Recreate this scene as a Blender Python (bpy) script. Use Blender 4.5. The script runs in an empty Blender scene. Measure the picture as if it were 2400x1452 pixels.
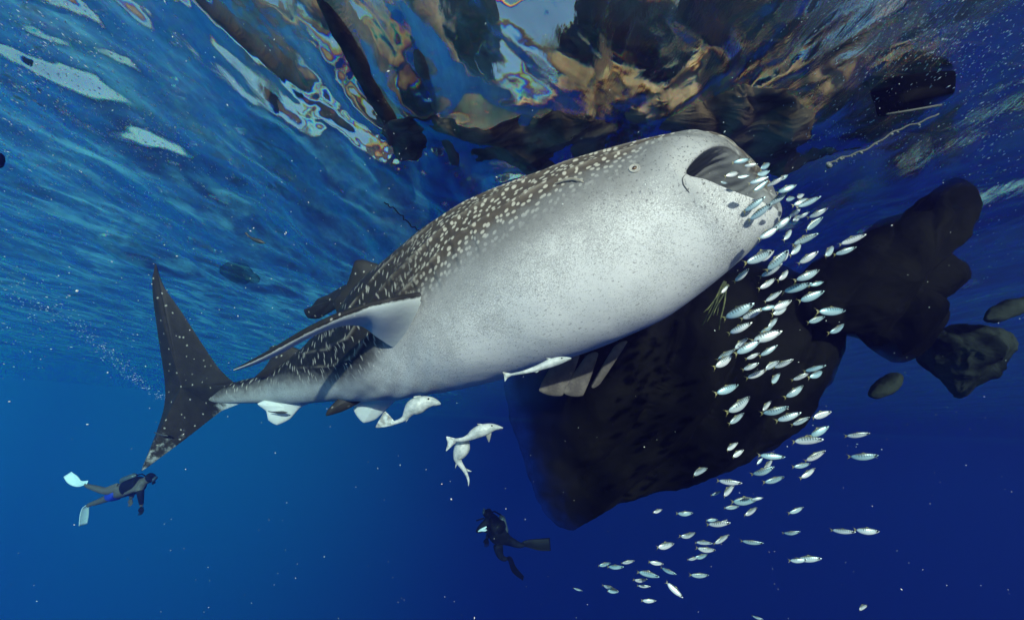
import bpy, math, random
import numpy as np
from mathutils import Vector, Matrix
from mathutils.bvhtree import BVHTree

random.seed(7); rng = np.random.default_rng(7)
scn = bpy.context.scene
COL = scn.collection
R = math.radians

# ------------------------------------------------------------------ camera
FPX = 1007.0; PITCH = R(16.5); ROLL = R(3.5); SURF = 3.6      # the water surface lies 3.6 m above the lens
cam = bpy.data.cameras.new('camera'); camo = bpy.data.objects.new('camera', cam); COL.objects.link(camo)
cam.sensor_width = 36; cam.lens = 36 * FPX / 2400; cam.clip_start = .05; cam.clip_end = 2000
CF = Vector((0, math.cos(PITCH), math.sin(PITCH)))
U0 = Vector((0, -math.sin(PITCH), math.cos(PITCH))); X0 = Vector((1, 0, 0))
CR = X0 * math.cos(ROLL) + U0 * math.sin(ROLL)
CU = U0 * math.cos(ROLL) - X0 * math.sin(ROLL)
camo.matrix_world = Matrix(((CR.x, CU.x, -CF.x, 0), (CR.y, CU.y, -CF.y, 0), (CR.z, CU.z, -CF.z, 0), (0, 0, 0, 1)))
scn.camera = camo

# ------------------------------------------------------------------ light
SUN_EL, SUN_AZ = R(10), R(10)           # low and frontal, standing in for a strobe behind the lens, to its right
sund = Vector((math.sin(SUN_AZ) * math.cos(SUN_EL), -math.cos(SUN_AZ) * math.cos(SUN_EL), math.sin(SUN_EL)))  # towards the sun
sl = bpy.data.lights.new('sun', 'SUN'); sl.energy = 5.3; sl.angle = R(1.0); sl.color = (1, .87, .77)
so = bpy.data.objects.new('sun', sl); COL.objects.link(so)
so.rotation_euler = (sund).to_track_quat('Z', 'Y').to_euler(); so.location = (3, -8, 4)

w = bpy.data.worlds.new('World'); scn.world = w; w.use_nodes = True
nt = w.node_tree; nt.nodes.clear()
def N(nt, t, **k):
    n = nt.nodes.new(t)
    for a, b in k.items():
        if a.startswith('i_'): n.inputs[a[2:].replace('_', ' ')].default_value = b
        else: setattr(n, a, b)
    return n
def L(nt, a, b): nt.links.new(a, b)
sky = N(nt, 'ShaderNodeTexSky', sky_type='NISHITA'); sky.sun_disc = False
sky.sun_elevation = SUN_EL; sky.sun_rotation = math.atan2(sund.x, sund.y)
tc = N(nt, 'ShaderNodeTexCoord'); sp = N(nt, 'ShaderNodeSeparateXYZ'); L(nt, tc.outputs['Generated'], sp.inputs[0])
def mth(nt, op, a, b=None, c=None, clamp=False):
    n = nt.nodes.new('ShaderNodeMath'); n.operation = op; n.use_clamp = clamp
    for i, v in enumerate((a, b, c)):
        if v is None: continue
        if isinstance(v, (int, float)): n.inputs[i].default_value = v
        else: nt.links.new(v, n.inputs[i])
    return n.outputs[0]
def mr(nt, v, a, b, c=0., d=1., smooth=True):
    n = nt.nodes.new('ShaderNodeMapRange'); n.interpolation_type = 'SMOOTHSTEP' if smooth else 'LINEAR'
    if isinstance(v, (int, float)): n.inputs[0].default_value = v
    else: nt.links.new(v, n.inputs[0])
    for i, q in enumerate((a, b, c, d)): n.inputs[i + 1].default_value = q
    return n.outputs[0]
def mixc(nt, f, a, b, mode='MIX'):
    n = nt.nodes.new('ShaderNodeMix'); n.data_type = 'RGBA'; n.blend_type = mode
    for i, v in ((0, f), (6, a), (7, b)):
        if isinstance(v, (int, float)): n.inputs[i].default_value = v if i == 0 else (v, v, v, 1)
        elif isinstance(v, tuple): n.inputs[i].default_value = (*v, 1)[:4]
        else: nt.links.new(v, n.inputs[i])
    return n.outputs[2]
# open water: lighter towards the sunlit side on the left, deep navy to the right and downward
side = mr(nt, sp.outputs[0], -1.0, .05, 1, 0, True)
dep = mr(nt, sp.outputs[2], -.80, .20)
cL = mixc(nt, dep, (.04, .24, .43), (.04, .74, 1.02))
cR = mixc(nt, dep, (.009, .006, .040), (.011, .012, .075))
cw = mixc(nt, side, cR, cL)
bgw = N(nt, 'ShaderNodeBackground'); L(nt, cw, bgw.inputs[0]); bgw.inputs[1].default_value = 1.0
bgs = N(nt, 'ShaderNodeBackground'); L(nt, sky.outputs[0], bgs.inputs[0]); bgs.inputs[1].default_value = .15
mx = N(nt, 'ShaderNodeMixShader'); L(nt, mr(nt, sp.outputs[2], .03, .1), mx.inputs[0])
L(nt, bgw.outputs[0], mx.inputs[1]); L(nt, bgs.outputs[0], mx.inputs[2])
wo = N(nt, 'ShaderNodeOutputWorld'); L(nt, mx.outputs[0], wo.inputs[0])
scn.view_settings.view_transform = 'Standard'; scn.view_settings.look = 'None'
scn.view_settings.exposure = 0.0; scn.view_settings.gamma = 1.0; scn.view_settings.use_curve_mapping = False
cy = scn.cycles
cy.use_denoising = True; cy.max_bounces = 8; cy.transmission_bounces = 6; cy.volume_bounces = 2; cy.transparent_max_bounces = 10
cy.diffuse_bounces = 2; cy.glossy_bounces = 4; cy.sample_clamp_indirect = 4; cy.blur_glossy = .5

# ------------------------------------------------------------------ helpers
def P(x, y, D):
    "world point seen at photo pixel x, y (2400 wide), D metres along the lens axis"
    return CF * D + CR * ((x - 1200) / FPX * D) + CU * ((726 - y) / FPX * D)
def PX(p):
    "inverse"
    d = p.dot(CF); return 1200 + p.dot(CR) / d * FPX, 726 - p.dot(CU) / d * FPX
def tag(o, label=None, cat=None, group=None, kind=None):
    if label: o['label'] = label
    if cat: o['category'] = cat
    if group: o['group'] = group
    if kind: o['kind'] = kind
    return o
def mesh_obj(name, verts, faces, mats, parent=None, smooth=True, loc=None):
    me = bpy.data.meshes.new(name)
    V = np.asarray([tuple(v) for v in verts], dtype=np.float32) if not isinstance(verts, np.ndarray) else verts.astype(np.float32)
    if loc is not None: V = V - np.array(tuple(loc), dtype=np.float32)
    if isinstance(faces, np.ndarray):
        k = faces.shape[1]
        me.vertices.add(len(V)); me.vertices.foreach_set('co', V.ravel())
        me.loops.add(faces.size); me.loops.foreach_set('vertex_index', faces.astype(np.int32).ravel())
        me.polygons.add(len(faces)); me.polygons.foreach_set('loop_start', np.arange(0, faces.size, k, dtype=np.int32))
        me.update(calc_edges=True)
    else:
        me.from_pydata(V.tolist(), [], faces); me.update()
    if smooth: me.polygons.foreach_set('use_smooth', np.ones(len(me.polygons), dtype=bool))
    for m in (mats if isinstance(mats, (list, tuple)) else [mats]): me.materials.append(m)
    o = bpy.data.objects.new(name, me); COL.objects.link(o)
    if loc is not None: o.location = loc
    if parent: o.parent = parent
    return o
def empty(name, loc):
    o = bpy.data.objects.new(name, None); COL.objects.link(o); o.location = loc; o.empty_display_size = .1
    return o
def child_at(o, root):
    "o was built in world space: hang it on root without moving it"
    o.parent = root; o.location = Vector(o.location) - Vector(root.location); return o
def fattr(o, name, arr):
    a = o.data.attributes.new(name, 'FLOAT', 'POINT'); a.data.foreach_set('value', np.asarray(arr, dtype=np.float32).ravel())
def grid_faces(n, m, wrap=False):
    i = np.arange(n - 1)[:, None]; j = np.arange(m if wrap else m - 1)[None, :]
    a = i * m + j; b = i * m + (j + 1) % m; c = (i + 1) * m + (j + 1) % m; d = (i + 1) * m + j
    return np.stack([a, b, c, d], -1).reshape(-1, 4)
def vnoise(p, scale, seed=0):
    "smooth value noise, p (n,3)"
    q = p * scale + seed * 17.31; i = np.floor(q).astype(np.int64); f = q - i; f = f * f * (3 - 2 * f)
    def h(a, b, c):
        n = (a * 374761393 + b * 668265263 + c * 2147483647 + seed * 1274126177) & 0xffffffff
        n = ((n ^ (n >> 13)) * 1274126177) & 0xffffffff
        return ((n ^ (n >> 16)) & 0xffff) / 32767.5 - 1
    r = 0
    for dx in (0, 1):
        for dy in (0, 1):
            for dz in (0, 1):
                r = r + h(i[:, 0] + dx, i[:, 1] + dy, i[:, 2] + dz) * (f[:, 0] if dx else 1 - f[:, 0]) * (f[:, 1] if dy else 1 - f[:, 1]) * (f[:, 2] if dz else 1 - f[:, 2])
    return r
def fbm(p, scale, octs=4, seed=0):
    return sum(vnoise(p, scale * 2 ** k, seed + k) * .5 ** k for k in range(octs))
def catmull(pts, n):
    "closed or open resample of an array (k, d) over its first axis to n samples, open ends"
    pts = np.asarray(pts, float); k = len(pts); t = np.linspace(0, k - 1, n); i = np.minimum(t.astype(int), k - 2); f = (t - i)
    g = lambda j: pts[np.clip(j, 0, k - 1)]
    sh = (n,) + (1,) * (pts.ndim - 1); f = f.reshape(sh)
    p0, p1, p2, p3 = g(i - 1), g(i), g(i + 1), g(i + 2)
    p0 = np.where((i == 0).reshape(sh), 2 * p1 - p2, p0); p3 = np.where((i == k - 2).reshape(sh), 2 * p2 - p1, p3)
    return .5 * ((2 * p1) + (-p0 + p2) * f + (2 * p0 - 5 * p1 + 4 * p2 - p3) * f ** 2 + (-p0 + 3 * p1 - 3 * p2 + p3) * f ** 3)
def spline_chord(pts, n):
    "like catmull, but paced by the distance between stations so that close rings do not fold"
    pts = np.asarray(pts, float); k = len(pts); d = np.linalg.norm(np.diff(pts, axis=0), axis=2, keepdims=True) + 1e-6
    s = np.diff(pts, axis=0) / d; m = np.empty_like(pts); m[0] = s[0]; m[-1] = s[-1]
    m[1:-1] = (s[:-1] * d[1:] + s[1:] * d[:-1]) / (d[1:] + d[:-1])
    t = np.linspace(0, k - 1, n); i = np.minimum(t.astype(int), k - 2); f = (t - i).reshape(n, 1, 1)
    h00 = 2*f**3 - 3*f**2 + 1; h10 = f**3 - 2*f**2 + f; h01 = -2*f**3 + 3*f**2; h11 = f**3 - f**2
    return h00 * pts[i] + h10 * d[i] * m[i] + h01 * pts[i+1] + h11 * d[i] * m[i+1]
def catmull_closed(pts, n):
    pts = np.asarray(pts, float); k = len(pts); t = np.arange(n) / n * k; i = t.astype(int); f = t - i
    sh = (n,) + (1,) * (pts.ndim - 1); f = f.reshape(sh)
    p0, p1, p2, p3 = (pts[(i + q) % k] for q in (-1, 0, 1, 2))
    return .5 * ((2 * p1) + (-p0 + p2) * f + (2 * p0 - 5 * p1 + 4 * p2 - p3) * f ** 2 + (-p0 + 3 * p1 - 3 * p2 + p3) * f ** 3)

def mat(name, color=(.5, .5, .5), rough=.6, metal=0., spec=.5, noise=None, bump=None):
    m = bpy.data.materials.new(name); m.use_nodes = True; t = m.node_tree; b = t.nodes['Principled BSDF']
    b.inputs['Base Color'].default_value = (*color, 1); b.inputs['Roughness'].default_value = rough
    b.inputs['Metallic'].default_value = metal; b.inputs['Specular IOR Level'].default_value = spec
    if noise:
        c2, sc = noise
        co = N(t, 'ShaderNodeTexCoord'); nz = N(t, 'ShaderNodeTexNoise'); nz.inputs['Scale'].default_value = sc; nz.inputs['Detail'].default_value = 6
        L(t, co.outputs['Object'], nz.inputs['Vector'])
        L(t, mixc(t, mr(t, nz.outputs[0], .35, .65), color, c2), b.inputs['Base Color'])
    if bump:
        st, sc = bump
        co = N(t, 'ShaderNodeTexCoord'); nz = N(t, 'ShaderNodeTexNoise'); nz.inputs['Scale'].default_value = sc; nz.inputs['Detail'].default_value = 8
        L(t, co.outputs['Object'], nz.inputs['Vector'])
        bp = N(t, 'ShaderNodeBump'); bp.inputs['Strength'].default_value = st; bp.inputs['Distance'].default_value = .02
        L(t, nz.outputs[0], bp.inputs['Height']); L(t, bp.outputs[0], b.inputs['Normal'])
    return m

# ------------------------------------------------------------------ water volume (haze)
def haze():
    x0, x1, y0, y1, z0, z1 = -88, 88, -2.0, 88, -40, 5.6
    v = [(x, y, z) for x in (x0, x1) for y in (y0, y1) for z in (z0, z1)]
    f = [(0, 1, 3, 2), (4, 6, 7, 5), (0, 4, 5, 1), (2, 3, 7, 6), (0, 2, 6, 4), (1, 5, 7, 3)]
    m = bpy.data.materials.new('water_volume'); m.use_nodes = True; t = m.node_tree; t.nodes.clear()
    pv = N(t, 'ShaderNodeVolumePrincipled'); pv.inputs['Color'].default_value = (.075, .066, .31, 1); pv.inputs['Absorption Color'].default_value = (.0, .42, .70, 1)
    pv.inputs['Density'].default_value = .046; pv.inputs['Anisotropy'].default_value = .7
    o = N(t, 'ShaderNodeOutputMaterial'); L(t, pv.outputs[0], o.inputs['Volume'])
    tag(mesh_obj('haze', v, f, m, smooth=False), 'blue sea water veiling whatever is far away', kind='stuff')
haze()

# ------------------------------------------------------------------ sea surface seen from below
def water_surface():
    nr, na = 760, 760
    r = 2.35 * np.exp(np.linspace(0, 1, nr) * math.log(85 / 2.35)); az = np.linspace(R(-68), R(68), na)
    RR, AA = np.meshgrid(r, az, indexing='ij'); X = RR * np.sin(AA); Y = RR * np.cos(AA)
    Z = np.zeros_like(X); g = np.random.default_rng(3)
    XY = np.stack([X.ravel(), Y.ravel(), np.zeros(X.size)], 1)
    wx = fbm(XY, .35, 3, 5).reshape(X.shape) * .5; wy = fbm(XY, .35, 3, 9).reshape(X.shape) * .5
    patch = .75 + .5 * fbm(XY, .25, 2, 31).reshape(X.shape)
    for lam, amp, n, spr in ((3.4, .055, 5, .6), (1.5, .034, 8, .65), (.75, .020, 10, .7), (.38, .0075, 12, .8), (.19, .0018, 14, .9)):
        for _ in range(n):
            l = lam * g.uniform(.72, 1.35); th = g.normal(0, spr * .6) + R(6); k = 2 * math.pi / l; ph = g.uniform(0, 6.283)
            fade = np.clip((l / (RR * .02)) - .6, 0, 1)
            s = np.sin(k * ((X + wx) * math.cos(th) + (Y + wy) * math.sin(th)) + ph)
            Z += fade * amp / math.sqrt(n) * 1.4 * patch * (s + .25 * (1 - np.abs(s)) * 2 - .25)
    Z /= 1 + (RR / 32) ** 2
    V = np.stack([X, Y, Z + SURF], -1).reshape(-1, 3)
    m = bpy.data.materials.new('sea_surface'); m.use_nodes = True; t = m.node_tree; t.nodes.clear()
    co = N(t, 'ShaderNodeTexCoord'); mp = N(t, 'ShaderNodeMapping'); mp.inputs['Scale'].default_value = (1, .3, 1)
    L(t, co.outputs['Object'], mp.inputs[0])
    nz = N(t, 'ShaderNodeTexNoise'); nz.inputs['Scale'].default_value = 6; nz.inputs['Detail'].default_value = 6; nz.inputs['Roughness'].default_value = .62; nz.inputs['Distortion'].default_value = .6
    L(t, mp.outputs[0], nz.inputs['Vector'])
    # gusts: fine wind ripples on the right, glassy patches on the left
    sx = N(t, 'ShaderNodeSeparateXYZ'); L(t, co.outputs['Object'], sx.inputs[0])
    n2 = N(t, 'ShaderNodeTexNoise'); n2.inputs['Scale'].default_value = .5; n2.inputs['Detail'].default_value = 3; L(t, co.outputs['Object'], n2.inputs['Vector'])
    gust = mth(t, 'ADD', mr(t, sx.outputs[0], -.5, 3.0, .10, .8), mr(t, n2.outputs[0], .50, .68, 0, .7))
    gust = mth(t, 'MULTIPLY', gust, mr(t, sx.outputs[1], 8, 40, 1, .12))
    bp = N(t, 'ShaderNodeBump'); L(t, gust, bp.inputs['Strength']); bp.inputs['Distance'].default_value = .022
    L(t, nz.outputs[0], bp.inputs['Height'])
    gl = []
    for c, ior in (((1, 0, 0, 1), 1.324), ((0, 1, 0, 1), 1.333), ((0, 0, 1, 1), 1.345)):
        q = N(t, 'ShaderNodeBsdfGlass'); q.inputs['Color'].default_value = c; q.inputs['IOR'].default_value = ior; q.inputs['Roughness'].default_value = .0
        L(t, bp.outputs[0], q.inputs['Normal']); gl.append(q)
    a1 = N(t, 'ShaderNodeAddShader'); a2 = N(t, 'ShaderNodeAddShader')
    L(t, gl[0].outputs[0], a1.inputs[0]); L(t, gl[1].outputs[0], a1.inputs[1]); L(t, a1.outputs[0], a2.inputs[0]); L(t, gl[2].outputs[0], a2.inputs[1])
    tr = N(t, 'ShaderNodeBsdfTransparent'); tr.inputs[0].default_value = (.80, .95, 1, 1); ms = N(t, 'ShaderNodeMixShader'); ms.inputs[0].default_value = .03
    tl = N(t, 'ShaderNodeBsdfTranslucent'); tl.inputs[0].default_value = (.22, .80, .95, 1)      # teal brightness painted into the surface, strongest at left
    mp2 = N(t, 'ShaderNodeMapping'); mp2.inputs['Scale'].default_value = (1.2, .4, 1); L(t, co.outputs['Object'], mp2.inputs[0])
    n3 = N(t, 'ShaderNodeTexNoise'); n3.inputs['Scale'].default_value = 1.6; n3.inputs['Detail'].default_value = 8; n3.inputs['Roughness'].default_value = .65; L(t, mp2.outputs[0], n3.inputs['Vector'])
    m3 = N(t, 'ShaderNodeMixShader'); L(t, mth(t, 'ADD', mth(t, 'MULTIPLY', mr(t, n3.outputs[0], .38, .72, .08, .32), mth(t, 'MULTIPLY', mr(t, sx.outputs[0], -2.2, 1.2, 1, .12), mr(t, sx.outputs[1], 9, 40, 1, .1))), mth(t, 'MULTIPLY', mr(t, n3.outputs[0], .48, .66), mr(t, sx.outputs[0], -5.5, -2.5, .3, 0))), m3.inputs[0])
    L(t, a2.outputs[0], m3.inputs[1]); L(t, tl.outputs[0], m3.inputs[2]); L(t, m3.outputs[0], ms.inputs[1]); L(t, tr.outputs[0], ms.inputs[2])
    o = N(t, 'ShaderNodeOutputMaterial'); L(t, ms.outputs[0], o.inputs[0])
    # flip so that normals look up, out of the water
    F = grid_faces(nr, na)
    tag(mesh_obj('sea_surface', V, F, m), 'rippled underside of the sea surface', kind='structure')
water_surface()

# ------------------------------------------------------------------ whale shark
ST = [  # top pixel, bottom pixel, centre depth, depth/height ratio, side-line angle
 ((425,918),(427,926),6.25,.6,90),((500,907),(505,943),6.15,.7,80),((560,892),(570,944),6.0,.8,70),((640,868),(650,944),5.8,.85,66),((700,830),(715,945),5.6,.85,78),
 ((760,775),(790,938),5.4,.85,98),((825,715),(870,936),5.2,.85,108),((880,645),(960,930),4.98,.88,108),((950,585),(1060,912),4.75,.9,90),
 ((1040,515),(1170,890),4.5,.95,80),((1130,462),(1280,858),4.28,.95,68),((1220,425),(1380,825),4.08,.95,60),((1310,392),(1470,790),3.92,.92,52),
 ((1400,362),(1560,745),3.78,.9,45),((1490,338),(1640,690),3.64,.88,42),((1565,321),(1712,630),3.50,.88,38)]
RIM = [  # rings of twelve points: head front, lip
 [(1645,312,3.42),(1598,336,3.22),(1590,395,3.10),(1642,462,3.035),(1700,528,3.06),(1745,572,3.19),(1778,567,3.39),(1792,545,3.56),(1795,512,3.68),(1775,455,3.78),(1745,395,3.78),(1695,333,3.62)],
 [(1690,325,3.38),(1625,341,3.20),(1599,400,3.10),(1651,441,3.035),(1712,484,3.035),(1772,516,3.12),(1812,524,3.28),(1829,508,3.40),(1829,489,3.5),(1818,458,3.6),(1794,412,3.62),(1752,362,3.5)],
 [(1702,343,3.36),(1652,352,3.20),(1608,403,3.12),(1655,421,3.06),(1708,443,3.05),(1768,467,3.11),(1803,480,3.2),(1823,495,3.32),(1824,484,3.4),(1811,460,3.5),(1786,420,3.5),(1743,372,3.42)]]
NPH, NS = 360, 620
def shark_rings():
    rings = []; sb = []
    cen = [(P((a[0]+b[0])/2, (a[1]+b[1])/2, D)) for a, b, D, r, s in ST]
    for i, (a, b, D, r, s) in enumerate(ST):
        A, B = P(*a, D), P(*b, D); c = cen[i]; T = (A - B) / 2; ah = T.length; T.normalize()
        j0, j1 = max(0, i-1), min(len(ST)-1, i+1); tan = (cen[j1] - cen[j0]).normalized()
        tan = (tan - T * tan.dot(T)).normalized()
        Nn = T.cross(tan).normalized()
        if Nn.dot(CF) > 0: Nn = -Nn
        bh = ah * r; k = math.sqrt(max(.5, 1 - (bh / D) ** 2))
        ring = []
        for q in range(12):
            ph = q * math.pi / 6
            cs, sn = math.cos(ph), math.sin(ph)
            e = .92   # slightly squarish
            cs = math.copysign(abs(cs) ** e, cs); sn = math.copysign(abs(sn) ** e, sn)
            ring.append(tuple(c + T * (ah * k * cs) + Nn * (bh * sn)))
        rings.append(ring); sb.append(s)
    for k, rg in enumerate(RIM):
        rings.append([tuple(P(*p)) for p in rg]); sb.append((34, 28, 24)[k])
    rim = np.array(rings[-1]); c = rim.mean(0); back = (np.array(tuple(cen[-2])) - c); back /= np.linalg.norm(back)
    for sh, sc in ((.05, .94), (.2, .9), (.6, .82), (1.2, .6), (1.6, .12)):
        rings.append((c + (rim - c) * sc + back * sh).tolist()); sb.append(24)
    return np.array(rings), np.array(sb, float), len(ST) + len(RIM) - 1
def body_material():
    m = bpy.data.materials.new('shark_skin'); m.use_nodes = True; t = m.node_tree; b = t.nodes['Principled BSDF']
    A = lambda n: N(t, 'ShaderNodeAttribute', attribute_name=n).outputs['Fac']
    dlt, hd, mouth, fu, fv, fin, pale = A('dlt'), A('hd'), A('mouth'), A('fu'), A('fv'), A('fin'), A('pale')
    tco = N(t, 'ShaderNodeTexCoord').outputs['Object']
    def noise(vec, sc, det=4, rough=.55, dist=0):
        n = N(t, 'ShaderNodeTexNoise'); n.inputs['Scale'].default_value = sc; n.inputs['Detail'].default_value = det
        n.inputs['Roughness'].default_value = rough; n.inputs['Distortion'].default_value = dist; L(t, vec, n.inputs['Vector']); return n.outputs[0]
    def vec(x, y):
        c = N(t, 'ShaderNodeCombineXYZ')
        for i, q in enumerate((x, y)):
            L(t, q, c.inputs[i])
        return c.outputs[0]
    # dotted back: rounder and closer dots on the head, upright dashes on the flank
    nz0 = noise(tco, 5, 3); jit = mth(t, 'MULTIPLY', mth(t, 'SUBTRACT', nz0, .5), .10)
    u2 = mth(t, 'ADD', fu, jit)
    def dots(su, sv, r0, r1, rnd=.75):
        v = N(t, 'ShaderNodeTexVoronoi'); v.voronoi_dimensions = '2D'; v.inputs['Scale'].default_value = 1; v.inputs['Randomness'].default_value = rnd
        L(t, vec(mth(t, 'MULTIPLY', u2, su), mth(t, 'MULTIPLY', fv, sv)), v.inputs['Vector'])
        return mr(t, v.outputs['Distance'], r0, r1, 1, 0)
    dh = dots(16, 17, .17, .35, .9); db = dots(15, 4.6, .09, .22, .95); ds = dots(30, 24, .0, .2, 1)
    hf = mr(t, hd, .58, .70)
    dot = mixc(t, hf, db, dh)
    fade = mr(t, dlt, -.02, .20, 1, 0)
    base_d = mixc(t, mr(t, hd, .45, .80), (.009, .008, .008), (.085, .068, .052))
    base_d = mixc(t, mth(t, 'MULTIPLY', mr(t, noise(tco, 14, 5), .4, .7), .45), base_d, (.03, .027, .024))
    dcol = mixc(t, mr(t, hd, .5, .8), (.42, .40, .36), (.50, .47, .40))
    back = mixc(t, mth(t, 'MULTIPLY', dot, mixc(t, hf, .75, .85)), base_d, dcol)
    back = mixc(t, mth(t, 'MULTIPLY', A('rid'), mr(t, noise(tco, 4, 3), .4, .6, 0, .5)), back, (.42, .38, .31))
    # belly: pale, stippled grey towards the side line and round the mouth
    wht = mixc(t, noise(tco, 2.2, 3), (.55, .57, .57), (.73, .735, .72))
    wht = mixc(t, mr(t, hd, .25, .55, .55, 0), wht, (.46, .58, .58))  # teal towards the tail: weaker, bluer light painted into the belly colour
    stip = noise(tco, 120, 2, .6)
    dens = mth(t, 'ADD', mr(t, dlt, 0, 1.1, .30, .06), mth(t, 'MULTIPLY', mr(t, hd, .86, .98), mr(t, dlt, .0, .6, .20, .04)))
    dens = mth(t, 'ADD', dens, mth(t, 'MULTIPLY', mth(t, 'SUBTRACT', noise(tco, 3, 4), .5), .5))
    thr = mth(t, 'SUBTRACT', .66, dens)
    sm = mth(t, 'MULTIPLY', mth(t, 'SUBTRACT', stip, thr), 14, clamp=True)
    wht = mixc(t, mth(t, 'MULTIPLY', sm, .46), wht, (.13, .13, .13))
    dsh = N(t, 'ShaderNodeTexNoise'); dsh.noise_dimensions = '2D'; dsh.inputs['Scale'].default_value = 1; dsh.inputs['Detail'].default_value = 2
    L(t, vec(mth(t, 'MULTIPLY', fu, 26), mth(t, 'MULTIPLY', fv, 60)), dsh.inputs['Vector'])
    wht = mixc(t, mr(t, dsh.outputs[0], .665, .72, 0, .62), wht, (.20, .20, .20))
    lf = mth(t, 'ADD', mth(t, 'ADD', dlt, mr(t, hd, .88, 1.0, 0, .45)), mth(t, 'MULTIPLY', mth(t, 'SUBTRACT', noise(tco, 9, 5, .7), .5), .22))
    grey = mixc(t, mth(t, 'MULTIPLY', dot, mr(t, lf, .0, .22, 1, 0)), (.11, .11, .105), (.34, .34, .32)); grey = mixc(t, mth(t, 'MULTIPLY', noise(tco, 60, 3), .5), grey, (.3, .3, .3))
    side = mixc(t, mixc(t, mr(t, hd, .55, .78), mr(t, lf, .0, .20), mr(t, lf, .02, .60)), grey, wht)
    cs = noise(tco, 48, 3, .65)
    fz = mth(t, 'MULTIPLY', mr(t, hd, .72, .92), mth(t, 'ADD', mr(t, dlt, .1, .9, 1, .25), mr(t, hd, .93, .99, 0, .5)))
    wht2 = mixc(t, mth(t, 'MULTIPLY', mr(t, cs, .58, .66), mth(t, 'MULTIPLY', fz, .75)), side, (.07, .07, .07))
    colr = mixc(t, mr(t, lf, -.10, .08), back, wht2)
    colr = mixc(t, mth(t, 'MULTIPLY', mth(t, 'MULTIPLY', mr(t, mouth, .0, .08), mr(t, mouth, .15, .4, 1, 0)), .6), colr, (.05, .05, .05))
    # inside of the mouth
    colr = mixc(t, mr(t, mouth, .0, .9), colr, mixc(t, noise(tco, 7, 4), (.13, .135, .14), (.34, .35, .35)))
    # fins: dark dotted upper side, pale lower side
    fd = mixc(t, mth(t, 'MULTIPLY', dots(5.5, 5, .03, .085, 1), mr(t, noise(tco, 1.7, 2), .40, .52, .15, .85)), mixc(t, noise(tco, 8, 5), (.006, .006, .0065), (.028, .027, .027)), (.36, .35, .33))
    fp = mixc(t, noise(tco, 6, 4), (.50, .60, .60), (.70, .74, .73))
    fc = mixc(t, mr(t, mth(t, 'ADD', pale, mth(t, 'MULTIPLY', mth(t, 'SUBTRACT', noise(tco, 12, 5, .7), .5), .6)), .35, .65), fd, fp)
    colr = mixc(t, fin, colr, fc)
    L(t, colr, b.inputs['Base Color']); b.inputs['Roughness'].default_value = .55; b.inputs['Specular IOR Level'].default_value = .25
    bp = N(t, 'ShaderNodeBump'); bp.inputs['Strength'].default_value = .35; bp.inputs['Distance'].default_value = .008
    L(t, mth(t, 'ADD', noise(tco, 120, 4), mth(t, 'MULTIPLY', noise(tco, 14, 4), 1.2)), bp.inputs['Height']); L(t, bp.outputs[0], b.inputs['Normal'])
    return m
SKIN = body_material()
def fan_solid(poly, D, thick, nb=160, nt_=26, edge=.010, noise_amp=0., nscale=2., centre=None, sharp=.5, seed=0, bow=0., folds=None):
    """closed solid from an outline: list of (px, py[, D]); its two faces bulge by thick/2. returns verts, quads, t, side"""
    pts = np.array([tuple(P(p[0], p[1], p[2] if len(p) > 2 else D)) for p in poly])
    # densify straight, then round corners a little
    k = len(pts); per = []
    seg = np.linalg.norm(np.roll(pts, -1, 0) - pts, axis=1); cum = np.concatenate([[0], np.cumsum(seg)]); tt = np.arange(nb) / nb * cum[-1]
    for s in tt:
        i = min(np.searchsorted(cum, s, 'right') - 1, k - 1); f = (s - cum[i]) / max(seg[i], 1e-9)
        p0, p1, p2, p3 = (pts[(i + q) % k] for q in (-1, 0, 1, 2))
        cr = .5 * ((2*p1) + (-p0+p2)*f + (2*p0-5*p1+4*p2-p3)*f**2 + (-p0+3*p1-3*p2+p3)*f**3)
        per.append(.5 * cr + .5 * (p1 + (p2 - p1) * f))
    per = np.array(per)
    c = np.array(tuple(P(*centre, D))) if centre else per.mean(0)
    n = np.array(tuple(CF))
    ts = np.sin(np.linspace(0, 1, nt_) * math.pi / 2)
    V = []; T = []; S = []
    for sd in (-1, 1):
        for t_ in (ts if sd == -1 else ts[::-1][1:]):
            h = thick / 2 * (1 - t_ ** 2) ** sharp + edge / 2
            p = c + (per - c) * t_ + n * (sd * h) + n * bow * (1 - t_ ** 2)
            V.append(p); T.append(np.full(nb, t_)); S.append(np.full(nb, sd))
    V = np.concatenate(V); nrow = 2 * nt_ - 1; T = np.concatenate(T); S = np.concatenate(S)
    if folds:
        uax = np.array(tuple((CR * .5 + CU * .87))); vax = np.array(tuple((CR * .87 - CU * .5)))
        ph_ = V @ vax * folds[1] + 1.6 * fbm(V, .7, 2, seed + 50); env = (1 - T ** 2) ** .5
        V = V - np.outer(S * -env * folds[0] * (np.abs(np.sin(ph_)) ** .7 - .5), n)
    if noise_amp:
        nz = np.stack([fbm(V, nscale, 5, seed + 3 * q) for q in range(3)], 1)
        V = V + nz * noise_amp
    F = grid_faces(nrow, nb, wrap=True)
    return V, F, T, S
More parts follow.
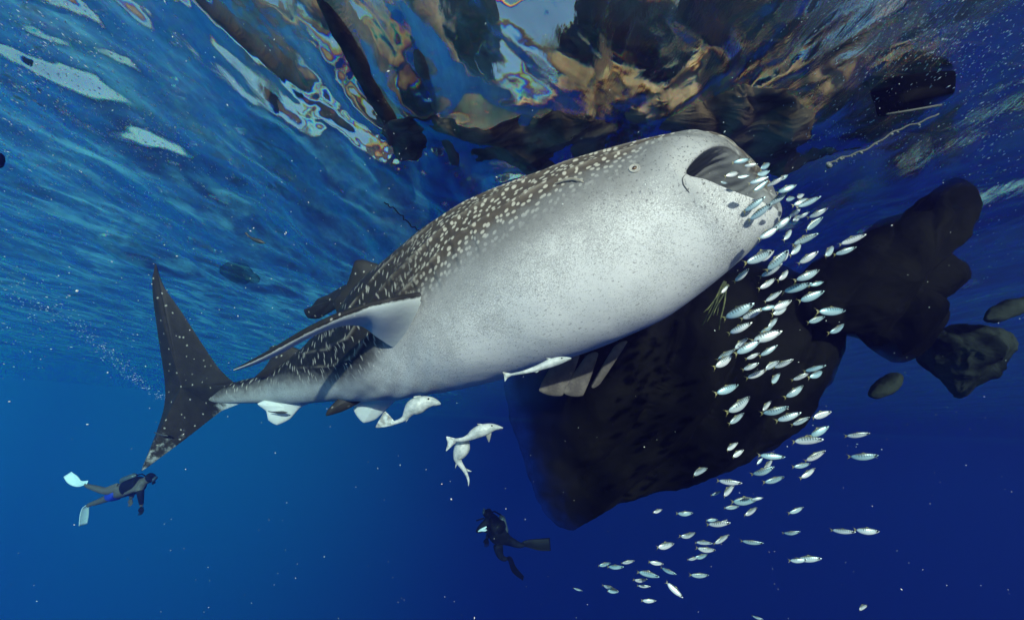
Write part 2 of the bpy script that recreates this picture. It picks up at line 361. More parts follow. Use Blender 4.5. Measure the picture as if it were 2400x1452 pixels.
def build_shark():
    rings, sb, irim = shark_rings()
    K = len(rings)
    ph = catmull_closed(np.moveaxis(rings, 0, 1), NPH)      # (NPH, K, 3)
    full = spline_chord(np.moveaxis(ph, 1, 0), NS)               # (NS, NPH, 3)
    tpar = np.linspace(0, K - 1, NS)
    cen = full.mean(1); seg = np.linalg.norm(np.diff(cen, axis=0), axis=1); u = np.concatenate([[0], np.cumsum(seg)])
    iu = int((irim / (K - 1)) * (NS - 1)); U = np.minimum(u, u[iu])
    nxt = np.roll(full, -1, 1); arc = np.linalg.norm(nxt - full, axis=2); per = arc.sum(1)
    carc = np.concatenate([np.zeros((NS, 1)), np.cumsum(arc, 1)[:, :-1]], 1)
    phs = np.arange(NPH) / NPH * 360
    sbi = np.interp(tpar, np.arange(len(sb)), sb)
    bidx = sbi / 360 * NPH; b0 = np.array([np.interp(bidx[i], np.arange(NPH), carc[i]) for i in range(NS)])
    v = carc - b0[:, None]; per_ = per[:, None]
    v = (v + per_ * .25) % per_ - per_ * .25                # -quarter .. +three quarters: belly is 0 .. half
    dl = np.where(v > per_ * .5 * .97, per_ * .5 * .97 - v, v) if True else v
    mouth = np.clip((tpar - irim - .05) / 1.1, 0, 1)[:, None] * np.ones((1, NPH))
    # normals
    du = np.gradient(full, axis=0); dv = np.roll(full, -1, 1) - np.roll(full, 1, 1)
    nn = np.cross(du, dv); nn /= np.linalg.norm(nn, axis=2)[..., None] + 1e-9
    if np.sum(nn[NS // 2] * (full[NS // 2] - cen[NS // 2])) < 0: nn = -nn
    off = np.zeros((NS, NPH)); rid = np.zeros((NS, NPH)); tg = tpar[:, None] - 1
    for r0, a_ in ((-.14, .022), (-.36, .026), (-.62, .022)):   # ridges along the back
        env = np.clip((tg - 3) / 3, 0, 1) * np.clip((16.5 - tg) / 1.5, 0, 1)
        rr = r0 * (.55 + .45 * np.clip(per_ / 5, 0, 1)); off += a_ * env * np.exp(-((v - rr) / .026) ** 2); rid += env * np.exp(-((v - rr) / .014) ** 2)
    uu = u[:, None] + 0 * v                                    # gill slits: overlapping flaps
    for gi, gt in enumerate((7.5, 7.95, 8.4, 8.85, 9.3)):
        gu = np.interp(gt + 1, tpar, u) + .05 * np.sin((v + .1) * 3.0)
        env = np.clip((v + .55) / .2, 0, 1) * np.clip((.16 - v) / .10, 0, 1)
        x = uu - gu
        off += env * np.where(x > 0, .012 * np.exp(-x / .11), -.003 * np.exp(x / .02))
    fold = np.exp(-((v - .9) / .05) ** 2) * .0
    # folds of skin on the rear belly
    env = np.exp(-((tg - 6.0) / 1.6) ** 2) * np.clip((v - .15) / .2, 0, 1)
    off += env * .006 * np.sin(v * 26 + uu * 9 + 2 * np.sin(uu * 4))
    off += .010 * fbm(full.reshape(-1, 3), 1.6, 3, 2).reshape(NS, NPH) * (1 - mouth)
    off += mouth * .0045 * np.sin(phs[None, :] / 360 * 2 * math.pi * 31 + 2.2 * np.sin(tg * 2.3 + phs[None, :] * .05)) * (.6 + .4 * np.sin(phs[None, :] * .11)) * np.clip(tg + 1 - irim - .4, 0, 1)
    full = full + nn * off[..., None]
    V = full.reshape(-1, 3); F = grid_faces(NS, NPH, wrap=True)
    hd = np.clip(uu / u[iu], 0, 1)
    att = {k: [a] for k, a in dict(dlt=dl.ravel(), hd=hd.ravel(), mouth=mouth.ravel(), fu=(np.broadcast_to(U[:, None], v.shape)).ravel(), fv=v.ravel(), rid=rid.ravel(), fin=np.zeros(v.size), pale=np.zeros(v.size)).items()}
    VV = [V]; FF = [F]; nv = len(V)
    def add(Vn, Fn, **a):
        nonlocal nv
        VV.append(Vn); FF.append(Fn + nv); nv += len(Vn)
        for k in att: att[k].append(np.broadcast_to(np.asarray(a.get(k, 0.), float), (len(Vn),)))
    bv = BVHTree.FromPolygons([tuple(q) for q in V.tolist()], F.tolist())
    def bd(x, y, dflt=4.1):
        h = bv.ray_cast(Vector((0, 0, 0)), P(x, y, 1).normalized()); return h[0].dot(CF) if h[0] else dflt
    # flat fins
    def flat(poly, D, thick, pale, centre=None, **k):
        Vn, Fn, T, S = fan_solid(poly, D, thick, centre=centre, **k)
        pl = np.array([pale(*PX(Vector(q))) if callable(pale) else pale for q in Vn])
        add(Vn, Fn, fin=1., pale=pl, fu=Vn @ np.array(tuple(CR)), fv=Vn @ np.array(tuple(CU)), hd=.1)
    tail = [(365,617,6.05),(357,655,6.05),(359,700,6.1),(367,760,6.15),(375,815,6.2),(385,880,6.25),(388,925,6.25),(383,962,6.25),(367,1012,6.2),(348,1060,6.15),(332,1103,6.1),(378,1070,6.15),(432,1030,6.2),(487,987,6.2),(520,962,6.15),(560,946,6.02),(585,930,5.95),(575,900,5.95),(545,893,6.05),(512,862,6.15),(470,800,6.15),(425,730,6.12),(388,678,6.08),(371,640,6.05)]
    flat(tail, 6.2, .10, lambda x, y: .02 + .40 * min(1, max(0, (y - 900) / 160)) + .5 * max(0, min(1, (x - 480) / 60)) * (1 if y > 915 else 0), centre=(432, 905), sharp=.8, edge=.006)
    flat([(935,600),(900,622),(878,616),(850,608),(832,612),(823,640),(812,668),(782,705),(800,745),(880,745),(960,640)], 5.15, .14, .05, edge=.01)
    flat([(712,726,5.9),(722,745,5.9),(748,746,5.85),(790,722,5.6),(850,690,5.3),(840,655,5.3),(800,672,5.6),(770,690,5.75),(745,700,5.8),(730,718,5.9)], 5.6, .08, .0)
    flat([(632,814),(655,807),(685,812),(712,822),(740,812),(735,850),(680,870),(640,885),(598,884),(618,864),(634,840)], 5.62, .10, .1)
    flat([(765,974,5.05),(768,960,5.05),(792,934,5.1),(820,915,5.15),(880,905,5.2),(862,928,5.2),(838,946,5.15),(802,964,5.1)], 5.1, .09, .12)
    flat([(829,957,5.3),(838,976,5.3),(853,990,5.3),(882,981,5.3),(925,940,5.2),(950,925,5.1),(900,900,5.1),(845,925,5.2)], 5.25, .08, 1.)
    flat([(604,945,5.7),(624,962,5.7),(630,984,5.7),(650,995,5.7),(680,981,5.7),(703,955,5.65),(735,938,5.6),(690,915,5.65),(640,930,5.75)], 5.7, .09, .9)
    # near pectoral fin: lofted blade, dark leading edge on top, pale beneath
    sec = [((1110,670,bd(1110,670)+.50),(1035,850,bd(1035,850)+.50),.12),((1045,676,bd(1045,676)+.20),(970,832,bd(970,832)+.24),.13),((985,686,bd(985,686)+.0),(925,816,bd(925,816)+.02),.14),((920,698,3.52),(884,790,3.93),.135),((860,714,3.50),(845,764,3.88),.12),((790,741,3.50),(785,766,3.84),.10),
           ((715,777,3.54),(722,790,3.82),.085),((645,816,3.60),(655,829,3.82),.065),((590,845,3.68),(600,853,3.82),.045),((547,865,3.78),(551,869,3.81),.014)]
    ns, nc = 120, 72
    LE = catmull([tuple(P(*s[0])) for s in sec], ns); TE = catmull([tuple(P(*s[1])) for s in sec], ns); TH = catmull([[s[2]] for s in sec], ns)[:, 0]
    Vn = np.zeros((ns, nc, 3)); pl = np.zeros((ns, nc))
    for i in range(ns):
        ch = TE[i] - LE[i]; sp_ = LE[min(i+1, ns-1)] - LE[max(i-1, 0)]; nm = np.cross(ch, sp_); nm /= np.linalg.norm(nm) + 1e-9
        if nm @ np.array(tuple(CU)) < 0: nm = -nm
        for j in range(nc):
            a = j / nc * 2 * math.pi; x = (1 - math.cos(a)) / 2; th = TH[i] * .62 * (math.sqrt(x + 1e-6) * (1 - x) * 1.9 + .03)
            Vn[i, j] = LE[i] + ch * x + nm * th * (1 if a < math.pi else -1) * (1 if 0 < j < nc / 2 or j > nc / 2 else 0)
            xs = x if a > math.pi else -x
            pl[i, j] = np.clip((xs + .02) / .10, 0, 1) if True else 0
    Vn = Vn.reshape(-1, 3)
    ramp = np.clip((np.arange(ns) / ns - .10) / .16, 0, 1)[:, None] * np.ones((1, nc)); ramp = ramp * ramp * (3 - 2 * ramp)
    add(Vn, grid_faces(ns, nc, wrap=True), fin=ramp.ravel(), dlt=(-.12 + .50 * pl + 0 * ramp).ravel(), pale=pl.ravel(), fu=Vn @ np.array(tuple(CR)), fv=Vn @ np.array(tuple(CU)), hd=.62)
    V = np.concatenate(VV); F = np.concatenate(FF)
    root = empty('whale_shark', P(1150, 690, 4.4))
    tag(root, 'large whale shark with pale-dotted brown back, white belly and wide open mouth', 'whale shark')
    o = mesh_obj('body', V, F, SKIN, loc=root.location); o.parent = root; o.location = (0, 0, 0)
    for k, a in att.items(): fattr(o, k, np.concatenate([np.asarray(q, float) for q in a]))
    return root, bv
shark, BODY = build_shark()
def on_body(x, y):
    h = BODY.ray_cast(Vector((0, 0, 0)), P(x, y, 1).normalized()); return (h[0], h[1]) if h[0] else (P(x, y, 3.3), -CF)

def lathe(name, prof, mats, loc, axis, n=32, parent=None, scale=(1, 1)):
    "prof: (radius, height along axis)"
    ax = Vector(axis).normalized(); e1 = ax.orthogonal().normalized(); e2 = ax.cross(e1)
    V = [e1 * (r * math.cos(a) * scale[0]) + e2 * (r * math.sin(a) * scale[1]) + ax * h for r, h in prof for a in [i / n * 2 * math.pi for i in range(n)]]
    o = mesh_obj(name, V, [tuple(int(q) for q in f) for f in grid_faces(len(prof), n, wrap=True)], mats); o.location = loc
    if parent: child_at(o, parent)
    return o
def tube(name, pts, rad, mats, parent=None, n=10, root=None):
    "pts world; rad float or list"
    pts = [Vector(p) for p in pts]; V = []; m = len(pts); rs = rad if isinstance(rad, (list, tuple)) else [rad] * m
    o0 = pts[0].copy() if root is None else Vector(root)
    prev = None
    for i in range(m):
        t_ = (pts[min(i+1, m-1)] - pts[max(i-1, 0)]).normalized()
        e1 = t_.orthogonal().normalized() if prev is None else (prev - t_ * prev.dot(t_)).normalized(); prev = e1; e2 = t_.cross(e1)
        for j in range(n):
            a = j / n * 2 * math.pi; V.append(pts[i] - o0 + e1 * (rs[i] * math.cos(a)) + e2 * (rs[i] * math.sin(a)))
    F = [tuple(int(q) for q in f) for f in grid_faces(m, n, wrap=True)] + [tuple(range(n))[::-1], tuple(range((m-1)*n, m*n))]
    o = mesh_obj(name, V, F, mats); o.location = o0
    if parent: child_at(o, parent)
    return o
M_eyeskin = mat('eye_rim_skin', (.36, .35, .32), .5, bump=(.4, 90)); M_eye = mat('eye_ball', (.16, .09, .035), .25, noise=((.05, .03, .015), 60)); M_pupil = mat('pupil', (.004, .004, .005), .12)
M_fold = mat('skin_fold', (.10, .10, .10), .6); M_spir = mat('spiracle_skin', (.33, .31, .26), .55, noise=((.2, .18, .14), 40))
def shark_details():
    p, n = on_body(1487, 395); s = 13 * 3.1 / FPX
    rim = lathe('eye_socket', [(s*1.08, -.02), (s*1.06, .002), (s*1.0, .008), (s*.93, .009), (s*.86, .003), (s*.5, .006), (s*.25, .006), (0, .006)], M_eyeskin, p, n, parent=shark)
    eb = lathe('eye', [(s*.5, 0.004), (s*.46, .011), (s*.3, .017), (0.0001, .019)], M_eye, p, n, n=24, parent=shark, scale=(1, .8))
    pu = lathe('pupil', [(s*.26, .016), (s*.2, .0195), (0.0001, .021)], M_pupil, p, n, n=20, parent=shark, scale=(1, .7))
    def curve(name, px, r, m, lift=.002, taper=True):
        px = catmull(px, 30); pts = []; 
        for x, y in px:
            q, nn = on_body(x, y); pts.append(q + nn * lift)
        k = len(pts); rr = [r * (math.sin(math.pi * (i + .5) / k) ** .5 if taper else 1) for i in range(k)]
        return tube(name, pts, rr, m, parent=shark)
    curve('labial_fold', [(1607, 408), (1600, 418), (1602, 432), (1610, 444), (1616, 452)], .0045, M_fold)
    curve('spiracle', [(1300, 432), (1320, 424), (1340, 421), (1358, 424), (1368, 428)], .016, M_spir)
    curve('spiracle_edge', [(1302, 434), (1322, 428), (1342, 425), (1356, 428)], .006, M_fold, lift=.012)
shark_details()

# ------------------------------------------------------------------ big things in the water and above it
def stain_mat(name, c1, c2, sc=3, rough=.9, bump=.5, weave=0):
    m = mat(name, c1, rough, spec=.04, noise=(c2, sc), bump=(bump, sc * 9)); return m
M_net = stain_mat('dark_net', (.0006, .0007, .0008), (.007, .0065, .005), 1.1); M_sack = stain_mat('mesh_sack', (.004, .006, .006), (.030, .036, .030), 2.5)
M_wood = [stain_mat('weathered_wood_%s' % n, a, b, 5, .8) for n, a, b in (('dark', (.10, .06, .035), (.04, .028, .02)), ('brown', (.24, .15, .085), (.12, .075, .045)), ('tan', (.42, .31, .20), (.25, .18, .11)), ('grey', (.30, .28, .25), (.16, .14, .12)))]
M_hull = stain_mat('hull_paint', (.16, .10, .055), (.36, .25, .14), 2.2); M_rope = mat('rope_fibre', (.10, .10, .09), .9, bump=(.6, 60)); M_pale = mat('pale_float', (.22, .23, .22), .5, noise=((.12, .13, .12), 20))
M_bamboo = mat('bamboo', (.34, .24, .12), .5, noise=((.2, .13, .07), 8)); M_weed = mat('weed', (.13, .14, .05), .8, noise=((.04, .05, .02), 14)); M_tarp = stain_mat('faded_tarpaulin', (.10, .22, .34), (.2, .34, .42), 2)

def net_mat(name):
    "fine dark netting: thinner towards its rim, where the blue shows through the meshes"
    m = stain_mat(name, (.0006, .0007, .0008), (.007, .0065, .005), 1.1); t = m.node_tree; b = t.nodes['Principled BSDF']
    r_ = N(t, 'ShaderNodeAttribute', attribute_name='rim').outputs['Fac']; th = N(t, 'ShaderNodeAttribute', attribute_name='thin').outputs['Fac']
    co = N(t, 'ShaderNodeTexCoord'); nz = N(t, 'ShaderNodeTexNoise'); nz.inputs['Scale'].default_value = 3.5; nz.inputs['Detail'].default_value = 7; L(t, co.outputs['Object'], nz.inputs['Vector'])
    e = mth(t, 'ADD', r_, mth(t, 'MULTIPLY', mth(t, 'SUBTRACT', nz.outputs[0], .5), .22))
    al = mth(t, 'MULTIPLY', mr(t, e, .86, 1.03, 1, .25), mr(t, mth(t, 'ADD', th, mth(t, 'MULTIPLY', mth(t, 'SUBTRACT', nz.outputs[0], .5), .8)), .0, 1.0, 1, .45))
    L(t, al, b.inputs['Alpha']); return m
M_netting = net_mat('fine_netting')
def solid(name, poly, D, thick, m, label=None, cat=None, group=None, parent=None, **k):
    V, F, T, S = fan_solid(poly, D, thick, **k); c = V.mean(0)
    o = mesh_obj(name, V, F, m, loc=c)
    if m is M_netting:
        fattr(o, 'rim', T); fattr(o, 'thin', [min(1, max(0, (1400 - PX(Vector(q))[0]) / 200)) for q in V])
    if parent: child_at(o, parent)
    else: tag(o, label, cat, group)
    return o
bag = empty('net_bag', P(1600, 900, 5.9)); tag(bag, 'huge black net bag hanging in the water below the shark\'s chin', 'fishing net')
solid('net', [(1190,860),(1186,930),(1206,1000),(1222,1062),(1240,1112),(1262,1160),(1286,1204),(1312,1226),(1340,1228),(1362,1212),(1440,1186),(1520,1158),(1600,1135),(1680,1104),(1760,1066),(1832,1024),(1892,960),(1932,895),(1957,840),(1975,780),(1990,690),(1880,640),(1780,610),(1650,620),(1500,680),(1300,790)], 5.9, 1.5, M_netting, parent=bag, nb=420, nt_=60, noise_amp=.075, nscale=1.6, seed=4, sharp=.6, centre=(1600, 920), folds=(.24, 4.5))
M_board = mat('net_board', (.17, .145, .13), .7, spec=.2, noise=((.09, .075, .07), 7), bump=(.4, 30))
for pl_ in ([(1305,838),(1358,832),(1318,926),(1262,914)], [(1375,832),(1402,828),(1366,926),(1318,918)], [(1440,812),(1470,800),(1405,900),(1385,905)]):
    solid('board', pl_, 4.75, .05, M_board, parent=bag, nb=60, nt_=8, edge=.03)
solid('net_curtain', [(1880,660),(1905,618),(1950,592),(2010,560),(2062,512),(2110,497),(2152,492),(2196,442),(2240,414),(2264,424),(2274,470),(2252,520),(2212,560),(2182,592),(2216,602),(2250,618),(2254,650),(2214,690),(2172,720),(2168,742),(2198,736),(2186,772),(2154,820),(2120,838),(2080,840),(2040,806),(1990,790),(1930,780),(1870,740)], 5.25, 1.0, M_netting, 'dark ragged net hanging under the surface right of the fish stream', 'fishing net', nb=420, nt_=50, noise_amp=.05, nscale=2.2, seed=12, sharp=.6, centre=(2060, 670), folds=(.14, 6.5))
solid('mesh_sack', [(2168,790),(2190,772),(2240,764),(2300,766),(2348,780),(2358,808),(2336,850),(2300,892),(2262,922),(2244,934),(2226,918),(2206,880),(2180,840)], 5.4, .8, M_sack, 'greenish triangular mesh sack hanging near the right edge', 'sack', nb=260, nt_=40, noise_amp=.08, nscale=2.6, seed=21, folds=(.16, 7.), sharp=.8)
solid('bait_sack', [(2036,926),(2050,902),(2078,884),(2100,872),(2114,882),(2102,902),(2078,924),(2052,934)], 5.6, .25, M_sack, 'small pale-tipped sack sinking left of the triangular sack', 'sack', nb=90, nt_=16, noise_amp=.02, nscale=5, seed=25)
solid('driftwood', [(2312,748),(2326,722),(2360,702),(2410,690),(2440,700),(2420,720),(2380,738),(2340,756)], 5.0, .22, M_sack, 'long lump of weedy driftwood at the right edge of the picture', 'driftwood', nb=110, nt_=16, noise_amp=.03, nscale=4, seed=27)
solid('drifting_sheet', [(522,642),(524,624),(545,617),(575,622),(594,640),(606,654),(600,667),(572,662),(566,672),(548,662)], 7.6, .5, M_netting, 'dark rounded sheet drifting below the surface above the tail', 'drifting sheet', nb=110, nt_=16, noise_amp=.05, nscale=3, seed=31)
for k_, (yy, rr, lab) in enumerate(((190, 16, 'upper dark float cut by the left edge of the picture'), (376, 12, 'lower dark float cut by the left edge of the picture'))):
    solid('dark_float', [(-6 + rr * math.cos(a) * 1.1, yy + rr * math.sin(a) * 1.4) for a in [q / 10 * 6.283 for q in range(10)]], 5.5, .15, M_net, lab, 'float', nb=60, nt_=12, noise_amp=.02, nscale=6, seed=40 + k_)

def box(name, x0, x1, y0, y1, z0, z1, m, parent=None, root=None, jitter=0, bevel=.01):
    "a box with chamfered long edges, slightly out of true; z counted from the water surface"
    z0 += SURF; z1 += SURF; b = bevel
    cx, cy_, cz = (x0+x1)/2, (y0+y1)/2, (z0+z1)/2; hx, hy, hz = (x1-x0)/2, (y1-y0)/2, (z1-z0)/2
    V = []
    for sx in (-1, 1):
        for a, c in ((-1, -1), (1, -1), (1, 1), (-1, 1)):
            V += [(sx*hx, a*(hy-b), c*hz), (sx*hx, a*hy, c*(hz-b))]
    V = [Vector(v) for v in V]
    if jitter:
        e = Matrix.Rotation(random.gauss(0, jitter), 3, 'Z') @ Matrix.Rotation(random.gauss(0, jitter), 3, 'Y') @ Matrix.Rotation(random.gauss(0, jitter), 3, 'X'); V = [e @ v for v in V]
    o8 = [0, 2, 3, 5, 4, 6, 7, 1]
    F = [tuple(o8)[::-1], tuple(8 + q for q in o8)] + [(o8[i], o8[(i+1) % 8], 8 + o8[(i+1) % 8], 8 + o8[i]) for i in range(8)]
    o = mesh_obj(name, V, F, m, smooth=False); o.location = (cx, cy_, cz)
    if parent: child_at(o, parent)
    return o
def platform():
    root = empty('fishing_platform', (2, 6, SURF)); tag(root, 'brown wooden fishing platform seen wavering through the sea surface', 'fishing platform')
    g = random.Random(5)
    x = -2.2
    while x < 9.5:          # deck planks
        wdt = g.uniform(.26, .42)
        if not (-.55 < x < .55 or 4.2 < x < 4.7): box('deck_plank', x, x + wdt - .03, 3.9 + g.uniform(-.15, .2), 9 + g.uniform(-.3, .3), 1.05, 1.11, g.choice(M_wood), root, jitter=.006)
        x += wdt
    x = -3.4
    while x < 9.5:          # upright boards of the back wall
        wdt = g.uniform(.3, .6)
        if not (-.5 < x < .75 or -3.4 < x < -2.6 or 5 < x < 5.5): box('wall_board', x, x + wdt - .03, 9.1, 9.16, .2 + g.uniform(-.1, .2), 1.55 + g.uniform(-.3, .25), g.choice(M_wood), root, jitter=.015)
        x += wdt
    for xx in (-3.4, -1.2, 1.0, 3.2, 5.4, 7.6): box('post', xx, xx + .14, 4.7, 4.84, 0.06, 1.8, M_wood[0], root, jitter=.01)
    for yy in (4.9, 6.6, 8.4): box('beam', -4.6, 9.4, yy, yy + .16, .88, 1.04, M_wood[0], root)
    box('rail', -3.8, 9.0, 4.62, 4.70, 1.4, 1.48, M_wood[2], root); box('rail', -3.8, 9.0, 4.62, 4.70, 1.7, 1.78, M_wood[1], root)
    box('awning', 2.2, 4.2, 5.2, 7.0, 1.75, 1.79, M_tarp, root, jitter=.03)
platform()
def hull(name, x0, x1, y, wid, draft, free, m, label):
    n, k = 60, 24; V = []
    for i in range(n):
        t_ = i / (n - 1); x = x0 + (x1 - x0) * t_; s_ = math.sin(math.pi * min(max(t_, .002), .998)) ** .38; rise = .5 * abs(2 * t_ - 1) ** 4
        for j in range(k):
            a = j / (k - 1) * math.pi; yy = -math.cos(a) * wid / 2 * s_; zz = free + rise - (draft + free) * (math.sin(a) ** .7) * (s_ ** .5)
            V.append((x, y + yy, SURF + zz + .008 * math.sin(j * 1.9)))
        for j in range(k):
            a = math.pi - j / (k - 1) * math.pi; yy = -math.cos(a) * (wid / 2 - .05) * s_; zz = free + rise - (draft + free - .06) * (math.sin(a) ** .7) * (s_ ** .5)
            V.append((x, y + yy, SURF + zz))
    o = mesh_obj(name, np.array(V), grid_faces(n, 2 * k, wrap=True), m, loc=(x0, y, SURF)); tag(o, label, 'boat hull'); return o
hull('boat_hull', .3, 6.5, 5.1, 1.0, -.04, .5, M_hull, 'brown boat hull wavering above the surface right of the platform')
M_reflection = stain_mat('reflection_sheet_brown', (.13, .085, .05), (.46, .32, .19), 2.2)  # for a brown sheet added in place of the surface's brown reflection
def at_depth(x, y, z): return (x, y, z / P(x, y, 1).z)
solid('reflection_sheet', [at_depth(x, y, z) for x, y, z in ((905,300,3.60),(1010,262,3.60),(1180,285,3.57),(1360,262,3.60),(1520,238,3.60),(1660,205,3.60),(1850,200,3.60),(2040,232,3.60),(2120,292,3.57),(2010,352,3.57),(1860,388,3.57),(1700,372,3.57),(1560,352,3.57),(1420,372,3.57),(1290,402,3.57),(1180,372,3.57),(1120,402,3.57),(1050,352,3.57),(960,372,3.57))], 5, .10, M_reflection, 'ragged brown sheet standing in for the brown surface reflection above the shark', 'fishing net', nb=520, nt_=60, noise_amp=.15, nscale=1.7, seed=61, sharp=.5, centre=(1480, 310), folds=(.05, 8.))
def log_float(x0, y0, x1, y1, r, lab, sd):
    n, k = 70, 26; V = []
    for i in range(n):
        t_ = i / (n - 1); e = min(1, math.sin(math.pi * min(max(t_, .004), .996)) ** .25 + .02)
        for j in range(k):
            a = j / k * 2 * math.pi; V.append((x0 + (x1-x0)*t_ + r * e * math.cos(a), y0 + (y1-y0)*t_, SURF + r * 1.15 + r * e * math.sin(a)))
    V = np.array(V); V += (np.stack([fbm(V, 2.2, 4, sd + q) for q in range(3)], 1)) * r * .22
    tag(mesh_obj('outrigger_log', V, grid_faces(n, k, wrap=True), M_wood[sd % 3], loc=V.mean(0)), lab, 'log', 'outrigger logs on the surface')
log_float(-3.3, 2.7, -2.7, 4.4, .15, 'leftmost brown outrigger log wavering through the surface at top left', 3)
log_float(-1.9, 2.6, -1.6, 5.4, .13, 'brown outrigger log between the leftmost log and the platform', 4)
log_float(-1.15, 2.6, -.85, 6.2, .16, 'dark outrigger log nearest the platform, above the shark\'s back', 8)
for i, (a, b, lab) in enumerate((((-6.2, 3.2), (-.8, 8.2), 'outermost bamboo pole above the surface at top left'), ((-4.6, 3.0), (-.6, 8.0), 'middle bamboo pole above the surface at top left'), ((-2.9, 2.9), (-.3, 7.6), 'bamboo pole nearest the platform at top left'))):
    A, B = Vector((*a, SURF + .45)), Vector((*b, SURF + 1.0)); pts = [A.lerp(B, q / 24) + Vector((0, 0, .05 * math.sin(q * .5))) for q in range(25)]
    tag(tube('bamboo_pole', pts, [.11 + (.012 if q % 4 == 0 else 0) for q in range(25)], M_bamboo, n=14), lab, 'pole', 'bamboo poles over the water')
def pontoon():
    c = P(2137, 222, 4.15); root = empty('float_block', c); tag(root, 'black rectangular float block just under the surface at upper right', 'float')
    solid('block', [(2062,196),(2132,186),(2208,182),(2212,210),(2206,240),(2140,252),(2082,262),(2072,230)], 4.15, .42, M_netting, parent=root, nb=120, nt_=18, sharp=.25, noise_amp=.01)
    tube('edge_strip', [P(2078, 268, 4.0), P(2140, 258, 4.0), P(2206, 246, 4.0)], .010, M_rope, root)
pontoon()
def float_line():
    pts = [P(x, y, 4.1) for x, y in catmull([(1938,388),(1975,372),(2030,345),(2085,318),(2140,292),(2200,262)], 40)]
    root = empty('float_line', pts[0]); tag(root, 'rope strung with small pale floats under the surface right of the snout', 'float line')
    pts = [p + CU * (.018 * math.sin(i * .3) + .007 * math.sin(i * 1.1)) for i, p in enumerate(pts)]
    tube('rope', pts, .008, M_rope, root)
    for i in (1, 5, 7, 8, 11, 12, 14, 19, 24, 26, 33):
        r = .036 if i == 1 else random.uniform(.007, .020)
        lathe('float', [(.0001, -r * .6), (r * .7, -r * .5), (r, 0), (r * .7, r * .5), (.0001, r * .6)], M_pale, pts[i] + CU * -.015, (random.uniform(-.5, .5), -1, .3), n=14, parent=root)
float_line()
tag(tube('thin_rope', [P(x + 2.5 * math.sin(i * 1.3), y + 2 * math.sin(i * 2.1), 5.2) for i, (x, y) in enumerate(catmull([(900,474),(928,493),(952,517),(974,536),(1004,549),(1030,556)], 36))], .007, M_net), 'thin dark kinked rope drifting above the shark\'s back', 'rope')
wd = empty('weed_tuft', P(1690, 690, 4.5)); tag(wd, 'yellow-green tuft of frayed strands behind the shark\'s chin', 'weed')
for i in range(9):
    g = random.Random(i); x0, y0 = 1702 + g.uniform(-6, 6), 662 + g.uniform(-4, 6); x1, y1 = x0 + g.uniform(-62, -6), y0 + g.uniform(60, 110)
    pts = [P(x0 + (x1-x0) * t_ + 1.5 * math.sin(t_ * 7 + i), y0 + (y1-y0) * t_, 4.5 + .1 * math.sin(i) * t_) for t_ in [q / 10 for q in range(11)]]
    tube('strand', pts, [.012 * (1 - .6 * q / 10) for q in range(11)], M_weed, wd, n=6)

# ------------------------------------------------------------------ remoras
def tapered(path, ratio=.85, n=20, m=60):
    "path of (px, py, half width px, D): body loft"
    c = catmull([(*tuple(P(x, y, D)), w_ * D / FPX) for x, y, w_, D in path], m); V = []
    prev = None
    for i in range(m):
        p = c[i, :3]; t_ = c[min(i+1, m-1), :3] - c[max(i-1, 0), :3]; t_ /= np.linalg.norm(t_)
        z = np.array(tuple(CF)); e1 = z - t_ * (z @ t_); e1 /= np.linalg.norm(e1); e2 = np.cross(t_, e1)
        for j in range(n):
            a = j / n * 2 * math.pi; V.append(p + e1 * max(c[i, 3], .0006) * ratio * math.cos(a) + e2 * max(c[i, 3], .0006) * math.sin(a))
    F = grid_faces(m, n, wrap=True)
    return np.array(V), F
def joined(name, pieces, mats, loc, parent=None):
    V, F, MI, nv = [], [], [], 0
    for v, f, mi in pieces: V.append(v); F.append(f + nv); nv += len(v); MI += [mi] * len(f)
    o = mesh_obj(name, np.concatenate(V), np.concatenate(F), mats, loc=loc); o.data.polygons.foreach_set('material_index', np.array(MI, dtype=np.int32))
    if parent: child_at(o, parent)
    return o
M_rem = mat('remora_skin', (.52, .57, .56), .45, noise=((.30, .35, .35), 16), bump=(.2, 60)); M_remf = mat('remora_fin', (.50, .58, .57), .5, noise=((.2, .21, .2), 20)); M_dark = mat('dark_fish_skin', (.03, .035, .04), .5)
def remora(path, fins, eye, label, D, dark=False):
    root = empty('remora', P(path[2][0], path[2][1], D)); tag(root, label, 'remora', 'remoras around the shark')
    ps = [(*tapered([(x, y, w_, D) for x, y, w_ in path]), 0)]
    for f in fins:
        V, F, T, S = fan_solid(f, D, .012 * 1.2, nb=60, nt_=8, edge=.002); ps.append((V, F, 1))
    joined('body', ps, [M_dark, M_dark] if dark else [M_rem, M_remf], root.location, root)
    if eye:
        w_ = eye[2] * D / FPX
        lathe('eye', [(w_, -.004), (w_ * .9, .002), (w_ * .5, .004), (.0001, .005)], M_pupil, P(eye[0], eye[1], D - eye[3] * D / FPX), -CF, n=16, parent=root)
        x, y = path[0][:2]; x2, y2 = path[2][:2]
        tube('mouth_line', [P(x + (x2-x)*q*.5, y + (y2-y)*q*.5 + 3 + 2*q, D - (1 + 10*q) * D / FPX) for q in (0, .25, .5, .75, 1)], .0012, M_fold, root, n=6)
remora([(1033,946,1),(1026,944,6),(1012,941,11),(996,943,16),(980,949,20),(966,956,18),(957,966,12),(948,979,7),(936,986,5),(918,992,4)],
       [[(924,986),(903,963),(893,976),(880,1001),(902,1000),(924,995)],[(969,929),(985,926),(990,932),(972,938)],[(970,961),(986,952),(992,955),(978,963)],[(955,976),(962,974),(951,990)]], (1004,934,2.2,11), 'pale remora with curled tail under the shark\'s rear fins', 4.2)
